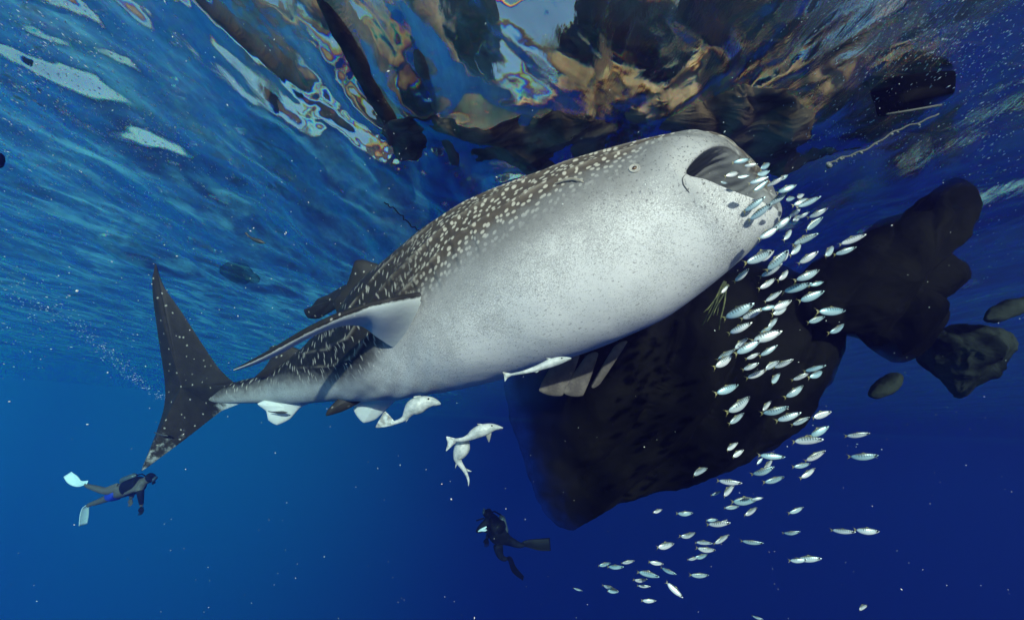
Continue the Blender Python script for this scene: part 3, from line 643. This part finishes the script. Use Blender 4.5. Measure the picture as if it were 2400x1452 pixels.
remora([(1179,1002,1),(1170,1001,4),(1155,1001,9),(1140,1005,13),(1124,1010,14),(1110,1017,12),(1099,1024,8),(1084,1029,5),(1064,1031,4)],
       [[(1068,1027),(1046,1022),(1049,1038),(1045,1057),(1058,1046),(1069,1036)],[(1138,1016),(1152,1014),(1146,1036)],[(1118,992),(1130,993),(1133,1001),(1122,998)]], (1153,997,2.,7), 'upper one of two crossing remoras below the belly, swimming right', 3.75)
remora([(1100,1028,1),(1095,1031,8),(1088,1040,16),(1082,1052,18),(1076,1064,15),(1073,1074,10),(1077,1084,7),(1086,1097,5),(1094,1112,3.5),(1098,1125,2.5),(1098,1138,.6)],
       [[(1070,1072),(1076,1074),(1067,1098)],[(1090,1096),(1106,1104),(1096,1104)]], None, 'lower one of two crossing remoras, seen from beneath with tail hanging down', 3.95)
remora([(1339,839,1),(1331,840,4),(1317,843,8),(1302,847,10),(1286,852,10),(1268,859,8),(1248,866,6),(1226,872,4),(1205,876,3),(1192,878,2.5)],
       [[(1198,875),(1178,871),(1181,880),(1183,894),(1190,885),(1198,880)],[(1279,838),(1296,840),(1296,847),(1286,844)],[(1250,870),(1270,863),(1258,873)]], (1317,839,1.8,7), 'slender white remora just beneath the shark\'s chest', 3.4)
remora([(674,966,.8),(664,966,3.2),(652,966,3),(640,965,1.5),(628,963,1)], [], None, 'small dark remora lying across the anal fin', 5.52, True)
remora([(394,1021,.8),(384,1019,3),(374,1017,2.4),(362,1013,1)], [], None, 'small dark remora against the lower tail lobe', 6.0, True)
remora([(622,570,.8),(610,566,5),(596,561,4),(584,554,2),(576,546,3)], [], None, 'lone dark fish between tail and surface left of the back', 6.2, True)

# ------------------------------------------------------------------ the school of small fish
def fish_material():
    m = bpy.data.materials.new('silver_fish_skin'); m.use_nodes = True; t = m.node_tree; b = t.nodes['Principled BSDF']
    co = N(t, 'ShaderNodeTexCoord').outputs['Object']; s3 = N(t, 'ShaderNodeSeparateXYZ'); L(t, co, s3.inputs[0])
    rnd = N(t, 'ShaderNodeObjectInfo').outputs['Random']
    x, z = s3.outputs[0], s3.outputs[2]
    belly = mixc(t, mr(t, rnd, .2, .9), (.42, .62, .66), (.80, .82, .81))
    mid = mixc(t, rnd, (.22, .44, .52), (.66, .71, .72))
    c = mixc(t, mr(t, z, -.06, .05), belly, mid); c = mixc(t, mr(t, z, .055, .10), c, (.20, .22, .20))
    bars = mth(t, 'GREATER_THAN', mth(t, 'SINE', mth(t, 'MULTIPLY', x, 78)), .2)
    c = mixc(t, mth(t, 'MULTIPLY', bars, mth(t, 'MULTIPLY', mr(t, z, -.01, .04, 0, .85), mr(t, x, -.28, -.15))), c, (.08, .11, .12))
    nz = N(t, 'ShaderNodeTexNoise'); nz.inputs['Scale'].default_value = 26; L(t, co, nz.inputs['Vector'])
    c = mixc(t, mth(t, 'MULTIPLY', mr(t, x, .22, .30), mr(t, nz.outputs[0], .52, .60, 0, .8)), c, (.02, .02, .02))
    L(t, c, b.inputs['Base Color']); b.inputs['Roughness'].default_value = .36; b.inputs['Metallic'].default_value = .35; return m
M_fish = fish_material(); M_ftail = mat('yellow_tail_fin', (.30, .27, .09), .5, noise=((.12, .13, .08), 9)); M_feye = mat('fish_eye', (.01, .01, .01), .1)
def fish_mesh(name, deep, bend=0.):
    xs = np.linspace(-.36, .5, 30); n = 14; V = []
    for x in xs:
        t_ = (x + .36) / .86; h = deep * (math.sin(math.pi * t_ ** .86) ** .72) * (1 - .12 * t_) + .012 * (1 - t_) + .004; wv = h * .42
        h0 = 0 if x < .49 else 0; y0 = bend * (x - .1) ** 2 * (1 if x < .1 else .2)
        for j in range(n):
            a = j / n * 2 * math.pi; V.append((x, y0 + wv * math.sin(a), h * math.cos(a) * (1.0 if math.cos(a) > 0 else 1.08) - .005))
    V = np.array(V); ps = [(V, grid_faces(30, n, wrap=True), 0)]
    def plate(pts, th=.006, mi=1):
        P3 = np.array([(x, bend * (x - .1) ** 2 * (1 if x < .1 else .2), z) for x, z in pts]); k = len(P3); c = P3.mean(0)
        Vp = np.concatenate([P3 * [1, 1, 1] + [0, -th * .15, 0], [c + [0, -th, 0]], P3 + [0, th * .15, 0], [c + [0, th, 0]]])
        Fp = [(i, (i+1) % k, k, k) for i in range(k)]; tri = []
        for i in range(k): tri.append((i, (i+1) % k, k, k)); tri.append(((i+1) % k + k + 1, i + k + 1, 2*k + 1, 2*k + 1))
        return Vp, tri, mi
    out_v, out_f, out_m, nv = [V], [tuple(f) for f in ps[0][1].tolist()], [0] * len(ps[0][1]), len(V)
    for pts in ([(-.35, .016), (-.50, .115), (-.47, .10), (-.42, .0)], [(-.35, -.016), (-.42, .0), (-.47, -.11), (-.50, -.125)],
                [(.12, deep * .93), (.02, deep * 1.22), (-.02, deep * .98), (-.28, deep * .42), (-.30, deep * .3), (-.1, deep * .7)],
                [(.0, -deep * .95), (-.05, -deep * 1.15), (-.10, -deep * .92), (-.28, -deep * .42), (-.30, -deep * .3), (-.1, -deep * .7)]):
        Vp, tri, mi = plate(pts); out_v.append(Vp); out_f += [tuple(dict.fromkeys(q + nv for q in f)) for f in tri]; out_m += [1] * len(tri); nv += len(Vp)
    for sd in (-1, 1):                                   # eyes
        k = 8; c = np.array((.40, sd * deep * .26, .018)); E = [c + np.array((.032 * math.cos(a), sd * .016, .032 * math.sin(a))) for a in [q / k * 6.283 for q in range(k)]] + [c + np.array((0, sd * .02, 0))] + [c + np.array((.03 * math.cos(a), -sd * .01, .03 * math.sin(a))) for a in [q / k * 6.283 for q in range(k)]]
        out_v.append(np.array(E)); 
        for i in range(k): out_f += [(i + nv, (i+1) % k + nv, k + nv), (i + nv, (i+1) % k + nv, (i+1) % k + k + 1 + nv, i + k + 1 + nv)]; out_m += [2, 2]
        nv += len(E)
    me = bpy.data.meshes.new(name); me.from_pydata(np.concatenate(out_v).tolist(), [], out_f); me.update()
    for m in (M_fish, M_ftail, M_feye): me.materials.append(m)
    me.polygons.foreach_set('material_index', np.array(out_m, dtype=np.int32)); me.polygons.foreach_set('use_smooth', np.ones(len(me.polygons), dtype=bool)); return me
FM = [fish_mesh('small_fish_%s' % q, d, b) for q, d, b in (('plain', .150, 0), ('bent', .142, .45), ('bent_other', .155, -.45), ('slim', .125, .2))]
c1 = lambda X, Y, l, a: (1300 + X / 3, 280 + Y / 3, l / 3, a)
c2 = lambda X, Y, l, a: (1640 + X / 4.84, 700 + Y / 4.84, l / 4.84, a)
c3 = lambda X, Y, l, a: (1640 + X / 5.217, 1000 + Y / 5.217, l / 5.217, a)
c4 = lambda X, Y, l, a: (1300 + X / 3, 1150 + Y / 3, l / 3, a)
FISH = [c1(*q) for q in ((1310,290,130,12),(1375,320,90,5),(1478,328,135,30),(1250,382,130,20),(1458,380,130,22),(1428,428,130,18),(1548,440,125,30),(1602,410,90,30),(1440,472,120,38),(1188,443,60,-5),(1320,402,90,10),(1632,485,140,22),(1568,560,150,38),(1720,540,110,25),(1650,558,100,15),(1735,578,140,22),(1780,583,140,28),(1400,600,160,38),(1440,655,160,42),(1690,655,115,35),(1700,695,125,28),(1745,675,95,30),(1850,660,135,30),(1815,735,150,38),(1595,730,155,38),(1498,800,160,33),(1640,810,140,42),(1752,842,165,25),(1462,955,235,20),(1432,972,235,22),(1700,910,150,38),(1560,995,210,45),(1612,965,130,45),(1520,1065,155,40),(2088,845,145,25),(1930,927,155,35),(2040,925,145,22),(1778,973,150,35),(1312,1098,125,50),(1193,1195,85,45),(1612,1095,125,40),(1778,1095,190,25),(1494,1155,160,30),(1696,1183,165,22),(1842,1153,115,15),(1532,1245,120,40),(1800,1243,180,25),(1290,1348,215,32),(1385,1365,165,30),(1500,1322,115,15),(1592,1305,165,25),(1583,1345,160,20),(1945,1345,225,2),(1835,1407,130,20))]
FISH += [c2(*q) for q in ((450,335,260,32),(822,275,185,38),(750,352,150,30),(750,425,340,22),(455,510,205,40),(540,550,330,30),(775,590,235,35),(598,650,175,25),(290,630,210,35),(278,705,290,28),(572,768,190,28),(805,752,205,28),(940,737,225,30),(640,855,250,25),(848,908,215,30),(1298,790,205,25),(1325,855,225,15),(1145,882,215,30),(1075,1055,260,32),(305,1025,310,18),(450,1205,350,28),(410,1360,240,28),(748,1217,185,35),(855,1270,305,20),(1000,1338,280,25),(1372,1312,230,20),(1138,1387,230,25),(1565,342,260,25))]
FISH += [c3(*q) for q in ((-12,540,270,5),(385,240,205,22),(458,325,180,28),(875,355,300,0),(728,417,120,40),(828,467,225,30),(770,545,280,30),(1310,158,300,12),(1455,55,260,32),(1925,98,260,15),(2000,362,300,12),(1405,355,290,28),(1245,470,245,8),(1320,568,250,25),(905,648,290,12),(358,672,270,2),(340,780,230,22),(200,812,145,20),(535,902,320,5),(700,875,145,12),(385,980,190,5),(620,1035,220,15),(1175,1020,210,20),(145,1135,145,5),(225,1185,270,15),(302,1150,105,10),(1120,1295,190,20),(1745,1272,220,12),(2045,1270,260,3))]
FISH += [c4(*q) for q in ((722,140,80,5),(915,158,115,5),(940,312,138,-3),(776,383,138,3),(1046,360,103,8),(1170,340,138,20),(1065,412,138,-5),(1030,460,115,0),(972,475,85,10),(348,515,95,3),(425,533,112,12),(512,498,98,8),(712,505,108,-8),(797,562,98,-8),(655,580,138,-3),(606,628,108,-5),(625,668,92,3),(388,680,105,-5),(405,702,85,-10),(1015,592,138,0),(1385,360,140,5),(1785,475,150,12),(1708,487,115,10),(840,690,130,-38),(2160,815,105,0),(660,770,105,0),(160,690,62,0),(1425,890,65,0))]
SPECIAL = {0: 'silver fish highest and deepest inside the open mouth, yellow tail', 9: 'smallest silver fish low inside the mouth behind the lower lip', 3: 'silver fish inside the mouth nearest the mouth corner',
 17: 'silver fish in front of the lower lip casting a dark shadow below it', 18: 'silver fish over the pale chin, tail pointing down left', 28: 'big silver fish touching the outline of the chin, swimming up right', 52: 'large white fish swimming level on its own right of the stream',
 34: 'topmost of the three small fish strung out far right of the mouth', 35: 'leftmost of the three small fish strung out far right of the mouth', 36: 'lowest of the three small fish strung out far right of the mouth', 53: 'small fish just below the large level white fish right of the stream',
 39: 'tiny bluish fish alone left of the stream at the chin', 38: 'dull grey fish tilted steeply beside the chin outline', 81: 'whitish fish low in front of the black net, swimming alone to the left', 91: 'upper one of the two lone fish right of the stream at lower right', 92: 'lower one of the two lone fish right of the stream at lower right', 108: 'leftmost fish of the upper pair below the black net, tiny and pale', 109: 'right fish of the pair swimming alone just below the black net', 134: 'dark fish diving steeply down right at the bottom', 135: 'dim fish far off at the lower right bottom'}
CL = [(lambda x, y: y < 470 and x < 1840, "silver fish at the shark's open mouth", 'fish at the open mouth'),
      (lambda x, y: y < 560, 'silver fish packed beside the chin tip', 'fish beside the chin tip'),
      (lambda x, y: y < 640, 'silver fish along the lower chin', 'fish along the lower chin'),
      (lambda x, y: y < 715, 'silver fish between the chin and the dark ragged net', 'fish between chin and ragged net'),
      (lambda x, y: y < 770, 'silver fish in the knot right of the weed', 'fish right of the weed tuft'),
      (lambda x, y: y < 850, 'bluish fish before the upper net bag', 'fish before the upper net bag'),
      (lambda x, y: y < 930, 'fish before the middle of the net bag', 'fish before the middle of the net bag'),
      (lambda x, y: y < 1020, 'fish crossing the right rim of the black net bag', 'fish at the rim of the net bag'),
      (lambda x, y: y < 1130 and x > 1600, 'bluish fish just below the right rim of the net bag', 'fish below the rim of the net bag'),
      (lambda x, y: y < 1215 and x > 1600, 'barred fish in blue water below the net bag', 'fish in the blue water below the net bag'),
      (lambda x, y: x > 1600 and y < 1300, 'barred fish low in the lower right water', 'fish low at the lower right'),
      (lambda x, y: x > 1600, 'faint fish at the foot of the stream at lower right', 'fish at the foot of the stream'),
      (lambda x, y: y < 1320, 'bluish fish of the loose group below the net', 'fish below the net tip'),
      (lambda x, y: True, 'bluish fish of the lowest group, bottom centre', 'lowest fish group')]
ORD = 'first second third fourth fifth sixth seventh eighth ninth tenth eleventh twelfth thirteenth fourteenth fifteenth sixteenth'.split()
members = {}
for i, (x, y, l, a) in enumerate(FISH):
    if i not in SPECIAL: members.setdefault(next(k for k, c in enumerate(CL) if c[0](x, y)), []).append((y, i))
FL = {}
for k, mem in members.items():
    mem.sort()
    for r_, (y, i) in enumerate(mem):
        w_ = 'topmost' if r_ == 0 else 'lowest' if r_ == len(mem) - 1 else ORD[r_] + ' highest'
        FL[i] = (w_ + ' of the ' + CL[k][1], CL[k][2])
def fish_label(x, y, i): return FL.get(i, ('', ''))
for i, (x, y, l, a) in enumerate(FISH):
    g = random.Random(i * 13 + 1); D = 3.0 + max(0, y - 450) / 1000 * .9 + max(0, y - 1080) / 250 * .9 + g.uniform(-.12, .2)
    if i in (134, 135, 136, 137): D = 4.2
    for ex in (-l / 2, 0, l / 2):
        h = BODY.ray_cast(Vector((0, 0, 0)), P(x + ex, y, 1).normalized())
        if h[0]: D = min(D, h[0].dot(CF) - .05 - .06 * g.random())
    if i in (0, 1, 3, 9, 10, 4, 5): D = 3.02 - .1 * (i % 3)
    yaw = g.uniform(-.55, .55); ln = l * D / FPX / math.cos(yaw) * 1.04
    X_ = (CR * math.cos(R(a)) + CU * math.sin(R(a))); Z_ = (CU * math.cos(R(a)) - CR * math.sin(R(a))); X2 = X_ * math.cos(yaw) + CF * math.sin(yaw); Y_ = Z_.cross(X2).normalized()
    rl = g.uniform(-.25, .25); Z2 = (Z_ * math.cos(rl) + Y_ * math.sin(rl)); Y2 = Z2.cross(X2)
    o = bpy.data.objects.new('small_fish', FM[g.randrange(4)]); COL.objects.link(o)
    p = P(x, y, D); hgt = g.uniform(.90, 1.06) * math.cos(yaw)
    o.matrix_world = Matrix(((X2.x * ln, Y2.x * ln * math.cos(yaw), Z2.x * ln * hgt, p.x), (X2.y * ln, Y2.y * ln * math.cos(yaw), Z2.y * ln * hgt, p.y), (X2.z * ln, Y2.z * ln * math.cos(yaw), Z2.z * ln * hgt, p.z), (0, 0, 0, 1)))
    lab, grp = fish_label(x, y, i)
    if i in SPECIAL: lab, grp = SPECIAL[i], 'single fish around the stream'
    tag(o, lab, 'fish', grp)

# ------------------------------------------------------------------ divers
DK = 1.23
def skinned(name, verts, edges, m, parent, sub=2):
    me = bpy.data.meshes.new(name); c = Vector(parent.location)
    me.from_pydata([tuple(v[0] - c) for v in verts], edges, []); me.materials.append(m)
    o = bpy.data.objects.new(name, me); COL.objects.link(o); o.parent = parent
    md = o.modifiers.new('skin', 'SKIN'); md.use_smooth_shade = True
    sv = me.skin_vertices[0].data if me.skin_vertices else None
    if sv is None:
        me.attributes  # no layer yet: make one
    for i, v in enumerate(verts):
        r = v[1] * DK; sv[i].radius = (r, r) if not isinstance(r, tuple) else r
    sv[0].use_root = True
    s = o.modifiers.new('sub', 'SUBSURF'); s.levels = s.render_levels = sub
    return o
def blade(name, px, widths, D, m, parent, thick=.02, dirn=None):
    "a swim fin: spine in pixels with half widths in metres, spread across the given direction"
    c = catmull([tuple(P(x, y, D)) for x, y in px], 16); w_ = catmull([[q] for q in widths], 16)[:, 0]; V = []
    for i in range(16):
        t_ = c[min(i+1, 15)] - c[max(i-1, 0)]; t_ /= np.linalg.norm(t_); s_ = np.array(tuple(dirn)); s_ = s_ - t_ * (s_ @ t_); s_ /= np.linalg.norm(s_); n_ = np.cross(t_, s_)
        for a, b in ((-1, .3), (-.9, 1), (-.75, .4), (0, .3), (.75, .4), (.9, 1), (1, .3), (.9, -1), (.75, -.4), (0, -.3), (-.75, -.4), (-.9, -1)):
            V.append(c[i] + s_ * a * w_[i] * DK * .8 + n_ * b * thick / 2)
    F = [tuple(q) for q in grid_faces(16, 12, wrap=True).tolist()] + [tuple(range(12))[::-1], tuple(range(180, 192))]
    o = mesh_obj(name, V, F, m, loc=c[0]); child_at(o, parent); return o
def hand(p, dr, side, s, m, parent):
    "palm with four fingers and a thumb, dr pointing to the fingertips"
    dr = Vector(dr).normalized(); side = Vector(side).normalized(); nn = dr.cross(side)
    ps = []
    def tb(pts, rs):
        V = []; k = 8
        for i, q in enumerate(pts):
            t_ = (pts[min(i+1, len(pts)-1)] - pts[max(i-1, 0)]).normalized(); e1 = t_.orthogonal().normalized(); e2 = t_.cross(e1)
            V += [tuple(q + e1 * rs[i] * math.cos(a) + e2 * rs[i] * math.sin(a)) for a in [j / k * 6.283 for j in range(k)]]
        ps.append((np.array(V), grid_faces(len(pts), k, wrap=True), 0))
    for i, ln in enumerate((.075, .085, .08, .06)):
        b = p + dr * .085 * s + side * (.026 * (i - 1.5)) * s
        tb([p + side * .012 * (i - 1.5) * s, b, b + (dr * ln * .5 + nn * .004) * s, b + (dr * ln * .85 + nn * .025) * s, b + (dr * ln + nn * .045) * s], [q * s for q in (.020, .017, .010, .009, .004)])
    tb([p, p + (dr * .035 + side * -.05) * s, p + (dr * .075 + side * -.07) * s, p + (dr * .10 + side * -.068) * s], [q * s for q in (.018, .014, .010, .004)])
    return joined('hand', ps, [m], p, parent)
def tank(a, b, r, m, parent):
    ax = (b - a); h = ax.length
    return lathe('air_tank', [(.0001, 0), (r * .8, .01), (r, .05), (r, h * .84), (r * .75, h * .93), (r * .3, h * .97), (r * .3, h * 1.05), (.0001, h * 1.06)], m, a, ax, n=24, parent=parent)
M_sk = mat('diver_skin', (.12, .09, .07), .6); M_suit = mat('black_wetsuit', (.005, .005, .007), .7, spec=.1, noise=((.010, .011, .014), 9)); M_blue = mat('blue_shorts', (.01, .04, .42), .7); M_white = mat('white_fin_rubber', (.78, .82, .82), .4); M_blk = mat('black_rubber', (.004, .004, .005), .5, spec=.1); M_alu = mat('tank_paint', (.10, .11, .11), .4, metal=.2); M_glass = mat('mask_glass', (.05, .07, .09), .05)
def diver_a():
    D = 12.6; root = empty('person', P(275, 1150, D)); tag(root, 'person diving in black vest and blue shorts with white fins at far left', 'diver', 'divers in the blue')
    q = lambda X, Y, d=0: P(120 + X / 7.5, 1070 + Y / 7.5, D + d)
    v = [(q(1150, 600), .17), (q(1330, 560), .17), (q(1540, 490), .19), (q(1650, 420), .09), (q(1745, 375), .115), (q(1790, 335), .10),
         (q(1100, 570, -.12), .12), (q(960, 605, -.14), .085), (q(800, 555, -.14), .075), (q(640, 510, -.14), .05), (q(585, 470, -.14), .045),
         (q(1090, 670, .1), .12), (q(960, 735, .12), .085), (q(820, 790, .12), .07), (q(680, 835, .12), .05), (q(625, 870, .12), .045),
         (q(1560, 560, -.2), .075), (q(1575, 720, -.2), .052), (q(1590, 880, -.2), .036), (q(1440, 600, .2), .07), (q(1400, 740, .22), .045)]
    e = [(0,1),(1,2),(2,3),(3,4),(4,5),(0,6),(6,7),(7,8),(8,9),(9,10),(0,11),(11,12),(12,13),(13,14),(14,15),(2,16),(16,17),(17,18),(2,19),(19,20)]
    skinned('body', v, e, M_sk, root)
    skinned('vest', [(q(1240, 575), .20), (q(1400, 530), .21), (q(1545, 480), .22), (q(1620, 450), .15)], [(0,1),(1,2),(2,3)], M_suit, root)
    skinned('hood', [(q(1700, 400), .105), (q(1755, 362), .135), (q(1788, 332), .115)], [(0,1),(1,2)], M_suit, root)
    skinned('sleeves', [(q(1550, 520, -.1), .10), (q(1565, 600, -.2), .085), (q(1578, 740, -.2), .06), (q(1588, 850, -.2), .045)], [(0,1),(1,2),(2,3)], M_suit, root)
    skinned('shorts', [(q(1240, 590), .20), (q(1140, 605), .21), (q(1020, 590, -.13), .135), (q(1020, 700, .11), .135)], [(0,1),(1,2),(1,3)], M_blue, root)
    tank(q(1230, 425, .05), q(1500, 320, .05), .09, M_alu, root)
    tube('hose', [q(1500, 320), q(1600, 300), q(1720, 380), q(1800, 450)], .018, M_blk, root, n=8)
    lathe('mask', [(.0001, -.02), (.085, -.02), (.09, .02), (.07, .04), (.0001, .045)], M_glass, q(1815, 385), (CR * .9 - CU * .35), n=20, parent=root, scale=(1, .7))
    lathe('regulator', [(.0001, -.03), (.045, -.02), (.05, .02), (.0001, .035)], M_blk, q(1800, 455), (CR * .8 - CU * .6), n=16, parent=root)
    blade('swim_fin', [(120 + 640/7.5, 1070 + 445/7.5), (120 + 490/7.5, 1070 + 470/7.5), (120 + 380/7.5, 1070 + 400/7.5), (120 + 285/7.5, 1070 + 305/7.5)], [.05, .09, .13, .10], D - .14, M_white, root, dirn=CU * .8 + CR * .2 + CF * .5)
    blade('swim_fin', [(120 + 640/7.5, 1070 + 845/7.5), (120 + 600/7.5, 1070 + 900/7.5), (120 + 580/7.5, 1070 + 1040/7.5), (120 + 560/7.5, 1070 + 1195/7.5)], [.05, .09, .11, .10], D + .12, M_white, root, dirn=CR * .45 + CF * 1)
    hand(q(1592, 885, -.2), -CU * 1 - CR * .1, CR, 1.25, M_suit, root); hand(q(1398, 745, .22), -CU, CR, 1.15, M_sk, root)
def diver_b():
    D = 11.6; root = empty('person', P(1160, 1240, D)); tag(root, 'person diving in dark wetsuit holding a pale object near bottom centre', 'diver', 'divers in the blue')
    q = lambda X, Y, d=0: P(1080 + X / 6.31, 1150 + Y / 6.31, D + d)
    v = [(q(570, 690), .19), (q(540, 560), .20), (q(500, 440), .21), (q(430, 360), .09), (q(390, 320), .12), (q(372, 280), .10),
         (q(660, 715, .1), .13), (q(770, 760, .12), .09), (q(860, 800, .12), .07), (q(915, 800, .12), .055), (q(950, 780, .12), .05),
         (q(540, 780, -.1), .13), (q(565, 890, -.12), .10), (q(590, 975, -.12), .075), (q(640, 1005, -.12), .055), (q(690, 1000, -.12), .05),
         (q(400, 440, -.22), .085), (q(300, 530, -.26), .062), (q(240, 605, -.28), .055), (q(330, 575, -.34), .036), (q(420, 470, .2), .08), (q(420, 620, .22), .055), (q(385, 700, .2), .045)]
    e = [(0,1),(1,2),(2,3),(3,4),(4,5),(0,6),(6,7),(7,8),(8,9),(9,10),(0,11),(11,12),(12,13),(13,14),(14,15),(2,16),(16,17),(17,18),(18,19),(2,20),(20,21),(21,22)]
    skinned('body', v, e, M_suit, root)
    skinned('buoyancy_vest', [(q(560, 640), .22), (q(520, 520), .24), (q(480, 430), .23)], [(0,1),(1,2)], M_blk, root)
    tank(q(660, 620, .05), q(590, 360, .05), .10, M_alu, root)
    tube('hose', [q(590, 350), q(500, 300), q(380, 330), q(330, 350)], .02, M_blk, root, n=8); tube('snorkel', [q(345, 398, -.05), q(290, 415, -.05), q(230, 437, -.05)], .02, M_blk, root, n=8)
    lathe('mask', [(.0001, -.02), (.085, -.02), (.09, .02), (.07, .04), (.0001, .045)], M_glass, q(345, 300), (-CR * .9 + CU * .1), n=20, parent=root, scale=(1, .7))
    blade('swim_fin', [(1080 + 900/6.31, 1150 + 785/6.31), (1080 + 1000/6.31, 1150 + 775/6.31), (1080 + 1170/6.31, 1150 + 790/6.31), (1080 + 1325/6.31, 1150 + 785/6.31)], [.05, .10, .15, .16], D + .12, M_blk, root, dirn=CU * 1 + CF * .8)
    blade('swim_fin', [(1080 + 650/6.31, 1150 + 1000/6.31), (1080 + 725/6.31, 1150 + 1010/6.31), (1080 + 790/6.31, 1150 + 1160/6.31), (1080 + 925/6.31, 1150 + 1290/6.31)], [.05, .10, .12, .07], D - .12, M_blk, root, dirn=CR * .5 + CF * 1)
    hand(q(335, 575, -.34), CR * 1 + CU * .2, CU, 1.2, M_blk, root); hand(q(382, 705, .2), -CU * 1, CR, 1.2, M_blk, root)
    V, F, T, S = fan_solid([(1080 + a / 6.31, 1150 + b / 6.31) for a, b in ((250, 600), (285, 560), (375, 518), (385, 535), (350, 560), (390, 570), (360, 595), (300, 595))], D - .42, .05, nb=50, nt_=6)
    tag(mesh_obj('dive_slate', V, F, M_white, loc=V.mean(0)), 'small bright white object held in front of the diver at bottom centre', 'slate')
diver_a(); diver_b()

# ------------------------------------------------------------------ drifting specks
def specks():
    g = np.random.default_rng(11); n = 750; V = []; F = []
    for i in range(n):
        D = g.uniform(1.1, 6.5); x = g.uniform(-50, 2450); y = g.uniform(-50, 1500)
        if g.random() < .35: x = g.uniform(-50, 1000); y = g.uniform(0, 900)
        p = P(x, y, D)
        if p.z > SURF - .1 : continue
        r = g.uniform(.0006, .0015) * (1.0 + .35 * D) * (2 if g.random() < .06 else 1); k = len(V)
        d = Vector(g.normal(0, 1, 3)).normalized() * r * g.uniform(1, 2.4); e = d.orthogonal().normalized() * r; f = d.cross(e).normalized() * r
        V += [p + d, p - d, p + e, p - e, p + f, p - f]
        F += [(k, k+2, k+4), (k, k+4, k+3), (k, k+3, k+5), (k, k+5, k+2), (k+1, k+4, k+2), (k+1, k+3, k+4), (k+1, k+5, k+3), (k+1, k+2, k+5)]
    tag(mesh_obj('drifting_specks', V, F, mat('plankton', (.62, .66, .64), .6), smooth=False), 'pale specks of plankton and fish scraps drifting in the water', kind='stuff')
specks()
def churn():
    "bubbles under the surface, also painting its white sparkle: drawn out along the drift"
    g = np.random.default_rng(5); V = []; F = []
    def put(p, r, st, dr):
        k = len(V); d = dr * r * st; e = dr.orthogonal().normalized() * r; f = d.cross(e).normalized() * r
        V.extend([p + d, p - d, p + e, p - e, p + f, p - f])
        F.extend([(k, k+2, k+4), (k, k+4, k+3), (k, k+3, k+5), (k, k+5, k+2), (k+1, k+4, k+2), (k+1, k+3, k+4), (k+1, k+5, k+3), (k+1, k+2, k+5)])
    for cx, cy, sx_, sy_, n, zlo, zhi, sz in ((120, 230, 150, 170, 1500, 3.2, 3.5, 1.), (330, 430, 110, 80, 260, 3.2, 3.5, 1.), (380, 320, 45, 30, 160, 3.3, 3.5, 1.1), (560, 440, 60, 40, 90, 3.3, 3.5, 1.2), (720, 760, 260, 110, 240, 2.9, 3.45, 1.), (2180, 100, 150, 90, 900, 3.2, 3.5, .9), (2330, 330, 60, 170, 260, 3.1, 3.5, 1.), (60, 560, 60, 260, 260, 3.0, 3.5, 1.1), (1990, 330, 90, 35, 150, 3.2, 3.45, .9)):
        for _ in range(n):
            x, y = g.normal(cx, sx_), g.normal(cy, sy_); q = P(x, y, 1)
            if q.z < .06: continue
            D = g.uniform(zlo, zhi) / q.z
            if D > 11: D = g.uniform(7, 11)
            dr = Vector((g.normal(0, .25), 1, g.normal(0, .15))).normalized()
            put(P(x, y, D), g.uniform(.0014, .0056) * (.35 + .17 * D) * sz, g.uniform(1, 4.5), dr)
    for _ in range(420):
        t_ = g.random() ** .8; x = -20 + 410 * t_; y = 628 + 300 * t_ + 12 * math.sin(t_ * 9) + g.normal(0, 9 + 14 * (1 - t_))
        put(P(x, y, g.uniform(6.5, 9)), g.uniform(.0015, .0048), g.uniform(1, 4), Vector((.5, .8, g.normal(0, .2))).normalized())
    tag(mesh_obj('bubble_sparkle', V, F, mat('bubble_sparkle_white', (.85, .88, .88), .3), smooth=False), 'bright bubbles and painted white sparkle just under the sea surface', kind='stuff')
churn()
